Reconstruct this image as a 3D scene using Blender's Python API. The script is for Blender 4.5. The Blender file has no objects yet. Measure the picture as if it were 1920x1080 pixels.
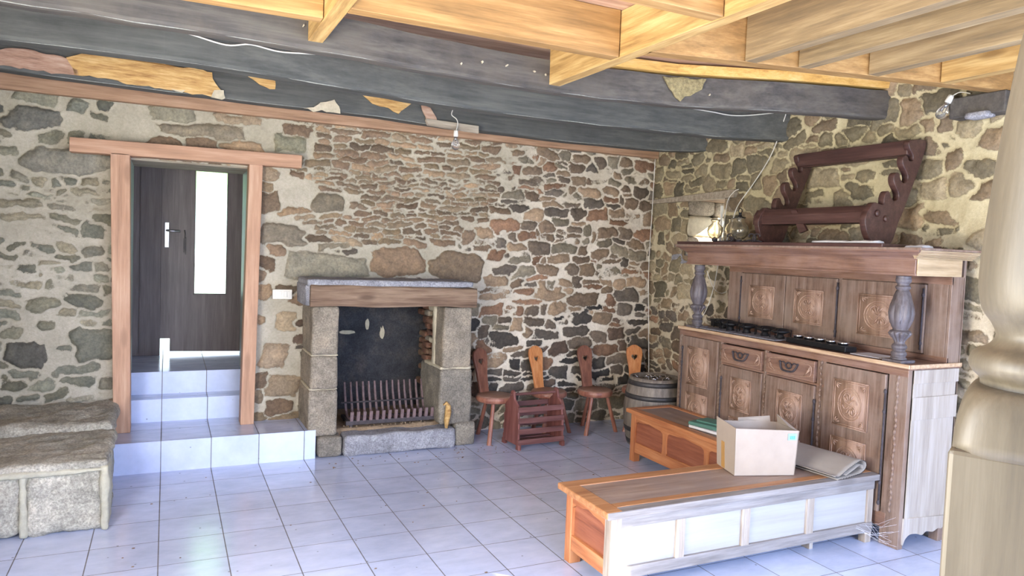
import bpy, bmesh, math, random
import numpy as np
from mathutils import Vector, Matrix, noise as mn
from math import sin, cos, pi, radians

scene = bpy.context.scene
COL = scene.collection

# ------------------------------------------------------------------ camera
def camera():
    yaw, pitch, roll = 0.446331, -0.052698, 0.038518
    f = Vector((sin(yaw)*cos(pitch), cos(yaw)*cos(pitch), sin(pitch)))
    r = Vector((cos(yaw), -sin(yaw), 0)); u = r.cross(f)
    r2 = cos(roll)*r + sin(roll)*u; u2 = -sin(roll)*r + cos(roll)*u
    cd = bpy.data.cameras.new('camera'); cd.sensor_width = 36; cd.lens = 1356.06/1920*36
    cd.clip_start = .05; cd.clip_end = 200
    o = bpy.data.objects.new('camera', cd); COL.objects.link(o)
    m = Matrix((r2, u2, -f)).transposed().to_4x4(); m.translation = (0.02226, -4.31338, 1.66939)
    o.matrix_world = m
    scene.camera = o
camera()

# ------------------------------------------------------------------ world, sun, daylight, exposure
scene.view_settings.view_transform = 'Standard'
scene.view_settings.look = 'None'
scene.view_settings.gamma = 1
scene.view_settings.use_curve_mapping = False
scene.view_settings.exposure = 1.15
scene.cycles.use_denoising = True
scene.cycles.max_bounces = 8
scene.cycles.diffuse_bounces = 5
scene.cycles.sample_clamp_indirect = 6
w = bpy.data.worlds.new('sky'); scene.world = w; w.use_nodes = True
bg = w.node_tree.nodes['Background']
bg.inputs['Color'].default_value = (.72, .84, 1, 1); bg.inputs['Strength'].default_value = 2.2

def light(name, typ, loc, dirv, energy, color, size=None):
    ld = bpy.data.lights.new(name, typ); ld.energy = energy; ld.color = color
    if typ == 'AREA':
        ld.shape = 'RECTANGLE'; ld.size, ld.size_y = size
    o = bpy.data.objects.new(name, ld); COL.objects.link(o); o.location = loc
    o.rotation_euler = Vector(dirv).to_track_quat('-Z', 'Y').to_euler()
    return o
s_ = light('sun', 'SUN', (8, -8, 8), (-.65, .65, -.42), 17.0, (1, .90, .72)); s_.data.angle = .01
light('sky_through_barn_door', 'AREA', (2.2, -13.5, 5.2), (0, 1, -.42), 2500, (.50, .64, 1), (12, 5))
light('sunny_yard_bounce', 'AREA', (2.2, -10.5, .05), (0, .62, .78), 100, (1, .87, .66), (9, 5))
light('daylight_right_window', 'AREA', (4.40, -4.6, 1.5), (-1, .45, -.25), 75, (.42, .64, 1), (1.6, 1.5))
light('daylight_left_window', 'AREA', (-1.0, -2.6, 1.7), (1, .35, -.03), 55, (.92, .95, 1), (1.5, 1.0))
light('garden_bounce_left_window', 'AREA', (-1.0, -2.6, .95), (1, .30, .75), 60, (1, .90, .70), (1.5, .5))

# ------------------------------------------------------------------ material helpers
def lin(c):
    return c/12.92 if c <= .04045 else ((c+.055)/1.055)**2.4
def C(h, a=1):
    h = h.lstrip('#'); return tuple(lin(int(h[i:i+2], 16)/255) for i in (0, 2, 4)) + (a,)
class NT:
    def __init__(s, name):
        s.m = bpy.data.materials.new(name); s.m.use_nodes = True
        s.t = s.m.node_tree; s.b = s.t.nodes['Principled BSDF']
    def n(s, typ, **kw):
        x = s.t.nodes.new(typ)
        for k, v in kw.items():
            if k.startswith('_'): setattr(x, k[1:], v)
            else:
                key = k.replace('__', ' ')
                x.inputs[int(key[1:]) if key[0] == 'i' and key[1:].isdigit() else key].default_value = v
        return x
    def l(s, a, b): s.t.links.new(a, b)
    def ramp(s, fac, stops):
        r = s.t.nodes.new('ShaderNodeValToRGB'); s.l(fac, r.inputs[0])
        e = r.color_ramp.elements
        e[0].position, e[0].color = stops[0]; e[1].position, e[1].color = stops[-1]
        for p, c in stops[1:-1]:
            k = e.new(p); k.color = c
        return r
    def bump(s, h, st, dist=.01):
        b = s.n('ShaderNodeBump', Strength=st, Distance=dist); s.l(h, b.inputs['Height']); s.l(b.outputs[0], s.b.inputs['Normal'])
    def math(s, op, a, b=None, c=None):
        x = s.t.nodes.new('ShaderNodeMath'); x.operation = op
        for i, v in enumerate((a, b, c)):
            if v is None: continue
            if hasattr(v, 'links') or hasattr(v, 'is_linked'): s.l(v, x.inputs[i])
            else: x.inputs[i].default_value = v
        return x.outputs[0]
    def mix(s, fac, a, b, typ='MIX'):
        x = s.t.nodes.new('ShaderNodeMix'); x.data_type = 'RGBA'; x.blend_type = typ
        for sock, v in ((x.inputs[0], fac), (x.inputs[6], a), (x.inputs[7], b)):
            if hasattr(v, 'is_linked'): s.l(v, sock)
            else: sock.default_value = v
        return x.outputs[2]
    def obj(s):
        return s.n('ShaderNodeTexCoord').outputs['Object']
    def mapped(s, scale):
        mp = s.n('ShaderNodeMapping'); mp.inputs['Scale'].default_value = scale; s.l(s.obj(), mp.inputs[0]); return mp.outputs[0]
    def noise(s, vec, scale, detail=4, rough=.6):
        x = s.n('ShaderNodeTexNoise', Scale=scale, Detail=detail, Roughness=rough); s.l(vec, x.inputs['Vector']); return x.outputs['Fac']

def plain(name, color, rough=.6, metal=0, bump=0, var=.12, scale=18):
    t = NT(name); v = t.mapped((1, 1, 1)); f = t.noise(v, scale, 5)
    c = color
    r = t.ramp(f, [(.3, tuple(x*(1-var) for x in c[:3])+(1,)), (.7, tuple(min(1, x*(1+var)) for x in c[:3])+(1,))])
    t.l(r.outputs[0], t.b.inputs['Base Color']); t.b.inputs['Roughness'].default_value = rough; t.b.inputs['Metallic'].default_value = metal
    if bump: t.bump(f, bump, .01)
    return t.m

def wood(name, dark, mid, light_, axis='X', rough=.55, grain=1.0, bump=.25, dust=0, dustcol='#9a94a0', knots=True):
    t = NT(name)
    sc = {'X': (1.2, 14, 14), 'Y': (14, 1.2, 14), 'Z': (14, 14, 1.2)}[axis]
    v = t.mapped(sc)
    n1 = t.noise(v, 1.6*grain, 6, .62)
    v2 = t.mapped(tuple(x*4 if x > 5 else x*1.5 for x in sc))
    n2 = t.noise(v2, 1.8*grain, 4, .7)
    f = t.math('ADD', t.math('MULTIPLY', n1, .68), t.math('MULTIPLY', n2, .32))
    r = t.ramp(f, [(.34, C(dark)), (.5, C(mid)), (.66, C(light_))])
    col = r.outputs[0]
    if knots:
        vk = t.n('ShaderNodeTexVoronoi', Scale=1.0); vk.inputs['Randomness'].default_value = 1
        t.l(t.mapped(tuple(1.6 if x < 5 else 5 for x in sc)), vk.inputs['Vector'])
        k = t.ramp(vk.outputs['Distance'], [(.07, (1, 1, 1, 1)), (.15, (0, 0, 0, 1))])
        col = t.mix(t.math('MULTIPLY', k.outputs[0], .8), col, C(dark))
    if dust:
        nd = t.noise(t.mapped((3, 3, 3)), 1.3, 5, .65)
        d = t.ramp(nd, [(.38, (0, 0, 0, 1)), (.62, (dust, dust, dust, 1))])
        col = t.mix(d.outputs[0], col, C(dustcol))
    t.l(col, t.b.inputs['Base Color']); t.b.inputs['Roughness'].default_value = rough
    t.bump(f, bump, .006)
    return t.m

def granite(name, a, b, c, sc=1.0, bump=.6):
    t = NT(name); v = t.mapped((1, 1, 1))
    n1 = t.noise(v, 5*sc, 6, .65); n2 = t.noise(v, 90*sc, 3, .7); n3 = t.noise(v, 28*sc, 5, .7)
    r = t.ramp(n1, [(.3, C(a)), (.5, C(b)), (.7, C(c))])
    sp = t.ramp(n2, [(.35, (.55, .55, .55, 1)), (.65, (1.25, 1.25, 1.25, 1))])
    sp2 = t.ramp(n3, [(.35, (.75, .75, .75, 1)), (.65, (1.2, 1.2, 1.2, 1))])
    col = t.mix(.75, t.mix(.8, r.outputs[0], sp.outputs[0], 'MULTIPLY'), sp2.outputs[0], 'MULTIPLY')
    t.l(col, t.b.inputs['Base Color']); t.b.inputs['Roughness'].default_value = .9
    t.bump(t.math('ADD', n3, t.math('MULTIPLY', n2, .4)), bump, .012)
    return t.m

def masonry(name):
    t = NT(name); v = t.mapped((1, 1, 1))
    a1 = t.n('ShaderNodeAttribute', _attribute_name='stone'); a2 = t.n('ShaderNodeAttribute', _attribute_name='joint')
    nA = t.noise(v, 55, 5, .7); nB = t.noise(v, 14, 6, .68); nC = t.noise(v, 160, 3, .7); nD = t.noise(v, 3.2, 5, .6)
    s = t.math('ADD', a1.outputs['Alpha'], t.math('MULTIPLY', t.math('SUBTRACT', nA, .5), .60))
    s = t.math('ADD', s, t.math('MULTIPLY', t.math('SUBTRACT', nB, .5), .62))
    m = t.ramp(s, [(.44, (0, 0, 0, 1)), (.54, (1, 1, 1, 1))])
    k1 = t.ramp(nB, [(.28, (.68, .68, .67, 1)), (.5, (1, 1, 1, 1)), (.72, (1.35, 1.3, 1.22, 1))])
    k2 = t.ramp(nA, [(.3, (.72, .72, .72, 1)), (.7, (1.25, 1.25, 1.25, 1))])
    sc = t.mix(1, t.mix(1, a1.outputs['Color'], k1.outputs[0], 'MULTIPLY'), k2.outputs[0], 'MULTIPLY')
    k3 = t.ramp(nD, [(.3, (.82, .80, .76, 1)), (.7, (1.12, 1.12, 1.12, 1))])
    k4 = t.ramp(nA, [(.3, (.84, .83, .80, 1)), (.7, (1.08, 1.08, 1.08, 1))])
    mc = t.mix(1, t.mix(1, a2.outputs['Color'], k3.outputs[0], 'MULTIPLY'), k4.outputs[0], 'MULTIPLY')
    edge = t.ramp(s, [(.34, (1, 1, 1, 1)), (.46, (.66, .64, .6, 1)), (.52, (.7, .69, .67, 1)), (.60, (1, 1, 1, 1))])
    col = t.mix(.5, t.mix(m.outputs[0], mc, sc), edge.outputs[0], 'MULTIPLY')
    t.l(col, t.b.inputs['Base Color']); t.b.inputs['Roughness'].default_value = .93
    t.bump(t.math('ADD', t.math('MULTIPLY', nA, .6), t.math('ADD', t.math('MULTIPLY', nC, .25), t.math('MULTIPLY', m.outputs[0], .35))), .55, .012)
    return t.m

def tiles(name):
    t = NT(name); ob = t.obj(); sp = t.n('ShaderNodeSeparateXYZ'); t.l(ob, sp.inputs[0])
    def line(o, w_):
        q = t.math('MULTIPLY', o, 1/.33)
        fr = t.math('ABSOLUTE', t.math('SUBTRACT', t.math('FRACT', t.math('ADD', q, .5)), .5))
        return t.math('LESS_THAN', fr, w_)
    lx = line(sp.outputs[0], .0085); ly = line(sp.outputs[1], .007)
    g = t.math('MAXIMUM', lx, ly)
    fl = t.n('ShaderNodeVectorMath', _operation='FLOOR')
    ad = t.n('ShaderNodeVectorMath', _operation='MULTIPLY'); t.l(ob, ad.inputs[0]); ad.inputs[1].default_value = (1/.33, 1/.33, 0)
    t.l(ad.outputs[0], fl.inputs[0])
    wn = t.n('ShaderNodeTexWhiteNoise'); t.l(fl.outputs[0], wn.inputs['Vector'])
    n1 = t.noise(t.mapped((1, 2.2, 1)), 4, 7, .7); n2 = t.noise(t.mapped((1, 1, 1)), 1.1, 4, .6)
    r = t.ramp(n1, [(.3, C('#b8c4e4')), (.55, C('#c5d0f0')), (.75, C('#d0daf5'))])
    k = t.ramp(wn.outputs['Value'], [(0, (.93, .93, .94, 1)), (1, (1.03, 1.03, 1.04, 1))])
    c = t.mix(1, r.outputs[0], k.outputs[0], 'MULTIPLY')
    d = t.ramp(n2, [(.42, (1, 1, 1, 1)), (.68, (.88, .87, .86, 1))]); c = t.mix(1, c, d.outputs[0], 'MULTIPLY')
    # crumbs and dirt specks
    vo = t.n('ShaderNodeTexVoronoi', Scale=9); t.l(t.mapped((1, 1, 1)), vo.inputs['Vector'])
    spk = t.ramp(vo.outputs['Distance'], [(.045, (1, 1, 1, 1)), (.065, (0, 0, 0, 1))])
    c = t.mix(t.math('MULTIPLY', spk.outputs[0], .6), c, C('#5a5048'))
    gc = t.ramp(n1, [(.3, C('#4c4a52')), (.7, C('#77757e'))])
    c = t.mix(g, c, gc.outputs[0])
    t.l(c, t.b.inputs['Base Color'])
    rr = t.ramp(n1, [(.3, (.13, .13, .13, 1)), (.7, (.24, .24, .24, 1))])
    t.l(t.math('MAXIMUM', rr.outputs[0], t.math('MULTIPLY', g, .8)), t.b.inputs['Roughness'])
    t.b.inputs['Specular IOR Level'].default_value = .8
    t.bump(t.math('ADD', t.math('MULTIPLY', n1, .05), t.math('MULTIPLY', g, -1)), .35, .003)
    return t.m

def glass(name, color=(1, 1, 1, 1), rough=.0, trans=.95):
    t = NT(name); t.b.inputs['Base Color'].default_value = color; t.b.inputs['Roughness'].default_value = rough
    t.b.inputs['Transmission Weight'].default_value = trans; t.b.inputs['IOR'].default_value = 1.45
    return t.m

M = {}
M['stone'] = masonry('rubble_masonry')
M['tile'] = tiles('pale_floor_tile')
M['granite'] = granite('granite_block', '#6c665e', '#888176', '#a09888')
M['granite_warm'] = granite('warm_granite', '#766c60', '#92887a', '#ac9c88')
M['granite_grey'] = granite('grey_granite', '#74747a', '#94949c', '#acacb2')
M['soot'] = granite('sooty_stone', '#2a2a2f', '#3a3b40', '#524c4a', 1, .7)
M['brickred'] = granite('scorched_brick', '#4e3a34', '#7a5544', '#8d7a60')
M['benchstone'] = granite('bench_stone', '#858278', '#a5a094', '#b8b2a4', .9)
M['mortargrey'] = plain('grey_mortar', C('#a8a494'), .95, bump=.7, scale=30)
M['mortar'] = plain('lime_mortar', C('#c2b8a2'), .95, bump=.6, scale=30)
M['ash'] = plain('ash_and_sand', C('#8a7660'), .95, bump=.9, var=.3, scale=45)
M['iron'] = plain('cast_iron', C('#4a4448'), .75, .3, .3, .3, 40)
M['rustbar'] = plain('dusty_iron_bar', C('#7a6668'), .85, .1, .3, .25, 40)
M['joist'] = wood('new_pine_Y', '#8a6a3e', '#b8945c', '#d4b67e', 'Y', .6, 1, .15)
M['joistX'] = wood('new_pine_X', '#7e603a', '#a07a4a', '#bc9864', 'X', .6, 1, .15)
M['joistgrey'] = wood('greyed_pine_Y', '#70604a', '#907a5a', '#ac9672', 'Y', .65, 1, .2)
M['ledger'] = wood('orange_pine_X', '#b08040', '#d8ac60', '#e8c484', 'X', .6, 1, .15)
M['deck'] = wood('ceiling_boards', '#94745c', '#b4927a', '#ccae94', 'X', .7, 1.2, .2)
M['beam'] = wood('tarred_beam', '#363837', '#4a4b49', '#61615c', 'X', .75, .7, .5, dust=.35, dustcol='#5c5c58', knots=False)
M['beamC'] = wood('tarred_beam_brown', '#343130', '#4c4846', '#646058', 'X', .75, .7, .5, dust=.35, dustcol='#6a6258', knots=False)
M['dusty'] = plain('dusty_split_edge', C('#8f908a'), .95, 0, .5, .25, 50)
M['bare'] = wood('bare_eaten_wood', '#946a3c', '#c09a60', '#d8b884', 'X', .85, 2.2, .8)
M['redbare'] = wood('bare_reddish_wood', '#7e6050', '#a4826e', '#baa08c', 'X', .85, 1.5, .6)
M['plate'] = wood('brown_wall_plate', '#86664e', '#a68266', '#ba987c', 'X', .7, 1, .2)
M['frame'] = wood('pink_pine_Z', '#a07a62', '#b88f74', '#caa68c', 'Z', .65, 1, .12)
M['frameX'] = wood('pink_pine_X', '#a07a62', '#b68c70', '#c8a288', 'X', .65, 1, .12)
M['greywood'] = wood('weathered_door_lining', '#5a6460', '#84928c', '#a8b4ac', 'Z', .45, 1.6, .3)
M['door'] = wood('dark_door_Z', '#4c4244', '#5e5456', '#706668', 'Z', .45, 1, .1, knots=False)
M['mantel'] = wood('old_mantel_oak', '#4e3a2c', '#77604e', '#96806c', 'X', .8, .9, .6)
M['cab'] = wood('cabinet_oak_Z', '#574338', '#7a6254', '#927c70', 'Z', .5, 1.3, .2, dust=.45, dustcol='#98897f')
M['cabX'] = wood('cabinet_oak_Y', '#5a4034', '#7c5c4a', '#947664', 'Y', .5, 1.3, .2, dust=.3, dustcol='#98807c')
M['panel'] = wood('carved_panel_oak', '#7c6050', '#a08270', '#b89c88', 'Z', .5, 1.4, .2, knots=False)
M['edge'] = wood('worn_bright_edge', '#987c60', '#bc9e80', '#d4bca0', 'Y', .5, 2, .2)
M['post'] = wood('weathered_turned_oak', '#3a3434', '#544c4e', '#726a6c', 'Z', .5, 1.3, .2, dust=.4, dustcol='#807c84')
M['ply'] = wood('pale_plywood_Z', '#8c8278', '#a69c92', '#b6aea8', 'Z', .6, .8, .1, knots=False)
M['plyX'] = wood('pale_plywood_X', '#989594', '#a09e9d', '#a6a4a4', 'X', .6, .8, .08, knots=False)
M['cornside'] = wood('pale_cornice_end', '#948064', '#b49c7c', '#c8b496', 'X', .5, 1.2, .15, knots=False)
M['benchY'] = wood('orange_pine_bench_Y', '#8e5234', '#b4744a', '#ca9064', 'Y', .45, 1, .12)
M['benchZ'] = wood('orange_pine_bench_Z', '#8e5234', '#b4744a', '#ca9064', 'Z', .45, 1, .12)
M['benchX'] = wood('orange_pine_bench_X', '#8e5234', '#b4744a', '#ca9064', 'X', .45, 1, .12)
M['benchred'] = wood('red_brown_panel', '#70402e', '#8e543c', '#a0664c', 'Y', .5, 1, .1, knots=False)
M['seattopX'] = wood('dusty_bench_seat_X', '#745c50', '#927a6c', '#a89484', 'X', .55, 1, .2, dust=.75, dustcol='#8a7a74')
M['seattopY'] = wood('dusty_bench_seat_Y', '#745c50', '#927a6c', '#a89484', 'Y', .55, 1, .2, dust=.75, dustcol='#7d6e6a')
M['railX'] = wood('orange_seat_rail_X', '#8a5a3c', '#a8764e', '#bc8c64', 'X', .5, 1, .12)
M['greyX'] = wood('grey_weathered_X', '#686260', '#827c7a', '#989290', 'X', .6, 1.2, .3)
M['greyZ'] = wood('grey_weathered_Z', '#7a6e64', '#9c9084', '#b8aea6', 'Z', .6, 1.2, .3)
M['chairred'] = wood('red_brown_stool', '#704238', '#94604e', '#ac7c68', 'Z', .4, 1, .12, knots=False)
M['chairlight'] = wood('orange_stool_back', '#a2603a', '#c98450', '#d8a070', 'Z', .4, 1, .12)
M['chairdark'] = wood('dark_stool_back', '#5a362c', '#7c5040', '#946450', 'Z', .45, 1, .12)
M['seatdust'] = wood('dusty_stool_seat', '#6a4438', '#8a6452', '#a07c6c', 'X', .5, 1, .12, dust=.5, dustcol='#9a8078')
M['rackred'] = wood('dark_red_rack_Z', '#5c3430', '#7c4c46', '#946660', 'Z', .45, 1, .12, knots=False)
M['rackslat'] = wood('dark_red_rack_X', '#4e302e', '#6c4642', '#845e5a', 'X', .45, 1, .12, knots=False)
M['gunrack'] = wood('dark_brown_rack', '#34211f', '#48302c', '#5c423c', 'Y', .45, 1, .1, knots=False)
M['barrel'] = wood('barrel_staves', '#544c46', '#766c62', '#8e8478', 'Z', .6, 1, .3)
M['hoop'] = plain('barrel_hoop', C('#4e4c4c'), .55, .6, .1, .2, 30)
M['black'] = plain('black_metal', C('#232326'), .45, .4, .1, .2, 30)
M['steel'] = plain('brushed_steel', C('#c8c8cc'), .25, 1, 0, .08, 30)
M['chrome'] = plain('pale_metal', C('#c2c6cc'), .3, .8, 0, .08, 30)
M['white'] = plain('white_plastic', C('#e4e2da'), .4, 0, 0, .03)
M['cable'] = plain('white_cable', C('#dcdad2'), .5, 0, 0, .05)
M['card'] = plain('cardboard', C('#a4968a'), .85, 0, .15, .05, 14)
M['card2'] = plain('grey_cardboard', C('#989088'), .8, 0, .15, .06, 10)
M['tape'] = plain('brown_tape', C('#b08850'), .4, 0, 0, .05)
M['paperblue'] = plain('blue_label', C('#8fc4e0'), .6, 0, 0, .03)
M['inkblue'] = plain('blue_ink', C('#3a8ac0'), .6, 0, 0, .03)
M['green'] = plain('green_card', C('#4a7468'), .6, 0, 0, .08)
M['paper'] = plain('white_paper', C('#d2d2d6'), .6, 0, 0, .05)
M['amber'] = glass('amber_glass', (.95, .90, .78, 1), .06, .96)
M['clear'] = glass('clear_glass', (.96, .98, 1, 1), .02, .95)
M['mortarstain'] = plain('lichen_patch', C('#8a7e5c'), .95, 0, .9, .35, 60)
M['plaster'] = plain('loose_plaster', C('#b8ae98'), .95, 0, .7, .15, 30)
M['pillar'] = wood('turned_newel_oak', '#48423a', '#575044', '#655e52', 'Z', .5, 1, .15, knots=False)
M['grass'] = plain('lawn_green', C('#7ea45c'), .95, 0, .5, .3, 3)
M['pave'] = plain('sunny_gravel', C('#d8d8cc'), .9, 0, .3, .15, 6)
M['render'] = plain('outer_render', C('#a8a294'), .95, 0, .3, .1, 4)
M['plank_pale'] = wood('pale_loose_board', '#7a6e60', '#9c9080', '#b6aa98', 'X', .85, 1.4, .5)
M['cobweb'] = plain('cobweb_thread', C('#e0e0ea'), .8, 0, 0, .02)
def reeded():
    t = NT('reeded_glass'); t.b.inputs['Base Color'].default_value = (.70, .84, .80, 1)
    t.b.inputs['Transmission Weight'].default_value = 1; t.b.inputs['Roughness'].default_value = .28; t.b.inputs['IOR'].default_value = 1.3
    sp = t.n('ShaderNodeSeparateXYZ'); t.l(t.obj(), sp.inputs[0])
    a = t.math('SINE', t.math('MULTIPLY', sp.outputs[0], 420)); b = t.math('SINE', t.math('MULTIPLY', sp.outputs[2], 420))
    t.bump(t.math('ADD', a, b), .5, .004)
    return t.m
M['reed'] = reeded()

# ------------------------------------------------------------------ mesh helpers
class MB:
    def __init__(s): s.bm = bmesh.new()
    def _tf(s, vs, mat):
        if mat is not None:
            for v in vs: v.co = mat @ v.co
        return vs
    def box(s, x0, x1, y0, y1, z0, z1, mat=None):
        vs = [s.bm.verts.new((x, y, z)) for z in (z0, z1) for y in (y0, y1) for x in (x0, x1)]
        for f in ((0, 2, 3, 1), (4, 5, 7, 6), (0, 1, 5, 4), (2, 6, 7, 3), (0, 4, 6, 2), (1, 3, 7, 5)):
            s.bm.faces.new([vs[i] for i in f])
        return s._tf(vs, mat)
    def hexa(s, p):
        """eight corners: bottom ring 4 then top ring 4"""
        vs = [s.bm.verts.new(q) for q in p]
        for f in ((3, 2, 1, 0), (4, 5, 6, 7), (0, 1, 5, 4), (1, 2, 6, 5), (2, 3, 7, 6), (3, 0, 4, 7)):
            s.bm.faces.new([vs[i] for i in f])
        return vs
    def loft(s, rings, closed=True, caps=True):
        R = [[s.bm.verts.new(p) for p in r] for r in rings]; n = len(R[0])
        for a, b in zip(R[:-1], R[1:]):
            for i in range(n if closed else n-1):
                j = (i+1) % n; s.bm.faces.new((a[i], a[j], b[j], b[i]))
        if caps:
            s.bm.faces.new(R[0][::-1]); s.bm.faces.new(R[-1])
        return [v for r in R for v in r]
    def cyl(s, p0, p1, r0, r1=None, n=16):
        r1 = r0 if r1 is None else r1
        p0, p1 = Vector(p0), Vector(p1); d = (p1-p0).normalized()
        a = d.orthogonal().normalized(); b = d.cross(a)
        return s.loft([[p+r*(cos(2*pi*i/n)*a+sin(2*pi*i/n)*b) for i in range(n)] for p, r in ((p0, r0), (p1, r1))])
    def tube(s, pts, r, n=8):
        pts = [Vector(p) for p in pts]; rings = []; a = None
        for i, p in enumerate(pts):
            d = (pts[min(i+1, len(pts)-1)]-pts[max(i-1, 0)]).normalized()
            if a is None: a = d.orthogonal().normalized()
            a = (a-d*a.dot(d)).normalized(); b = d.cross(a)
            rr = r[i] if isinstance(r, (list, tuple)) else r
            rings.append([p+rr*(cos(2*pi*k/n)*a+sin(2*pi*k/n)*b) for k in range(n)])
        return s.loft(rings)
    def lathe(s, prof, c=(0, 0, 0), n=32, mod=None, caps=True):
        c = Vector(c)
        rings = []
        for r, z in prof:
            ring = []
            for i in range(n):
                t = 2*pi*i/n; q = r*(1+(mod(t, z) if mod else 0)); ring.append(c+Vector((q*cos(t), q*sin(t), z)))
            rings.append(ring)
        return s.loft(rings, caps=caps)
    def sphere(s, c, r, n=16, sc=(1, 1, 1)):
        return s.lathe([(max(1e-4, r*sin(pi*k/n))*sc[0], -r*cos(pi*k/n)*sc[2]) for k in range(n+1)], c, n*2)
    def build(s, name, mat, parent=None, smooth=False, bevel=0, world=True):
        bmesh.ops.recalc_face_normals(s.bm, faces=s.bm.faces[:])
        me = bpy.data.meshes.new(name); s.bm.to_mesh(me); s.bm.free()
        return link_mesh(name, me, mat, parent, smooth, bevel, world)

def world_loc(p):
    v = Vector(p.location)
    while p.parent: p = p.parent; v += p.location
    return v
def link_mesh(name, me, mat, parent=None, smooth=False, bevel=0, world=True):
    if isinstance(mat, str): mat = M[mat]
    me.materials.append(mat)
    o = bpy.data.objects.new(name, me); COL.objects.link(o)
    if parent is not None:
        if world:
            me.transform(Matrix.Translation(-world_loc(parent)))
        o.parent = parent
    if smooth:
        me.polygons.foreach_set('use_smooth', [True]*len(me.polygons))
    if bevel:
        b = o.modifiers.new('bevel', 'BEVEL'); b.width = bevel; b.segments = 2; b.limit_method = 'ANGLE'; b.angle_limit = radians(35)
    return o
def tag(o, label=None, cat=None, group=None, kind=None):
    if label: o['label'] = label
    if cat: o['category'] = cat
    if group: o['group'] = group
    if kind: o['kind'] = kind
    return o
def thing(name, label, cat, loc=(0, 0, 0), rz=0, group=None):
    o = bpy.data.objects.new(name, None); COL.objects.link(o); o.location = loc; o.rotation_euler = (0, 0, rz)
    o.empty_display_size = .1
    return tag(o, label, cat, group)
def struct(o): o['kind'] = 'structure'; return o
def B(name, mat, parent, x0, x1, y0, y1, z0, z1, bevel=.003, world=True):
    m = MB(); m.box(x0, x1, y0, y1, z0, z1); return m.build(name, mat, parent, bevel=bevel, world=world)

def outline_mesh(outline, holes, thick, frame, bevel=0):
    """2D outline with holes -> slab; frame maps local (x,y,z) by 4x4 matrix"""
    cu = bpy.data.curves.new('t', 'CURVE'); cu.dimensions = '2D'; cu.fill_mode = 'BOTH'; cu.extrude = thick/2
    for pts in [outline]+list(holes):
        sp = cu.splines.new('POLY'); sp.points.add(len(pts)-1)
        for q, p in zip(sp.points, pts): q.co = (p[0], p[1], 0, 1)
        sp.use_cyclic_u = True
    if bevel: cu.bevel_depth = bevel; cu.bevel_resolution = 1; cu.offset = -bevel; cu.extrude = thick/2-bevel
    o = bpy.data.objects.new('t', cu); COL.objects.link(o)
    dg = bpy.context.evaluated_depsgraph_get(); dg.update()
    me = bpy.data.meshes.new_from_object(o.evaluated_get(dg))
    bpy.data.objects.remove(o); bpy.data.curves.remove(cu)
    me.transform(frame); me.materials.clear()
    bm = bmesh.new(); bm.from_mesh(me); bmesh.ops.remove_doubles(bm, verts=bm.verts[:], dist=1e-5)
    bmesh.ops.recalc_face_normals(bm, faces=bm.faces[:]); bm.to_mesh(me); bm.free()
    return me
def F3(ex, ey, ez, o):
    m = Matrix((ex, ey, ez)).transposed().to_4x4(); m.translation = o; return m

def spline(pts, k=6):
    pts = [Vector(p) for p in pts]; out = []
    for i in range(len(pts)-1):
        a, b, c, d = pts[max(i-1, 0)], pts[i], pts[i+1], pts[min(i+2, len(pts)-1)]
        for j in range(k):
            t = j/k; out.append(.5*((2*b)+(c-a)*t+(2*a-5*b+4*c-d)*t*t+(3*b-a-3*c+d)*t**3))
    out.append(pts[-1]); return out

def rock(name, mat, parent, x0, x1, y0, y1, z0, z1, r=.03, rough=.010, seed=0, step=.022, taper=None, world=True):
    """hewn stone: rounded, subdivided block pushed about by noise"""
    bm = bmesh.new(); c = Vector(((x0+x1)/2, (y0+y1)/2, (z0+z1)/2)); h = Vector(((x1-x0)/2, (y1-y0)/2, (z1-z0)/2))
    n = [max(3, min(60, int(2*h[i]/step))) for i in range(3)]
    vd = {}
    def vert(i, j, k):
        if (i, j, k) not in vd:
            vd[(i, j, k)] = bm.verts.new((-h.x+2*h.x*i/n[0], -h.y+2*h.y*j/n[1], -h.z+2*h.z*k/n[2]))
        return vd[(i, j, k)]
    for ax in range(3):
        a, b = [(1, 2), (0, 2), (0, 1)][ax]
        for side in (0, n[ax]):
            for i in range(n[a]):
                for j in range(n[b]):
                    q = []
                    for di, dj in ((0, 0), (1, 0), (1, 1), (0, 1)):
                        t = [0, 0, 0]; t[ax] = side; t[a] = i+di; t[b] = j+dj; q.append(vert(*t))
                    bm.faces.new(q)
    rr = min(r, h.x*.9, h.y*.9, h.z*.9); sv = Vector((seed*7.3, seed*3.1, seed*5.7))
    for v in bm.verts:
        p = v.co; inn = Vector([max(-(h[i]-rr), min(h[i]-rr, p[i])) for i in range(3)]); d = p-inn
        nn = d.normalized() if d.length > 1e-6 else p.normalized()
        if d.length > 1e-6: p = inn+nn*rr
        f = mn.noise(p*4+sv)*1.0+mn.noise(p*11+sv)*.55+mn.noise(p*30+sv)*.35
        q = p+nn*f*rough
        if taper: q.x *= 1+taper*(q.z/h.z)
        v.co = q+c
    bmesh.ops.recalc_face_normals(bm, faces=bm.faces[:])
    me = bpy.data.meshes.new(name); bm.to_mesh(me); bm.free()
    return link_mesh(name, me, mat, parent, True, 0, world)

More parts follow.
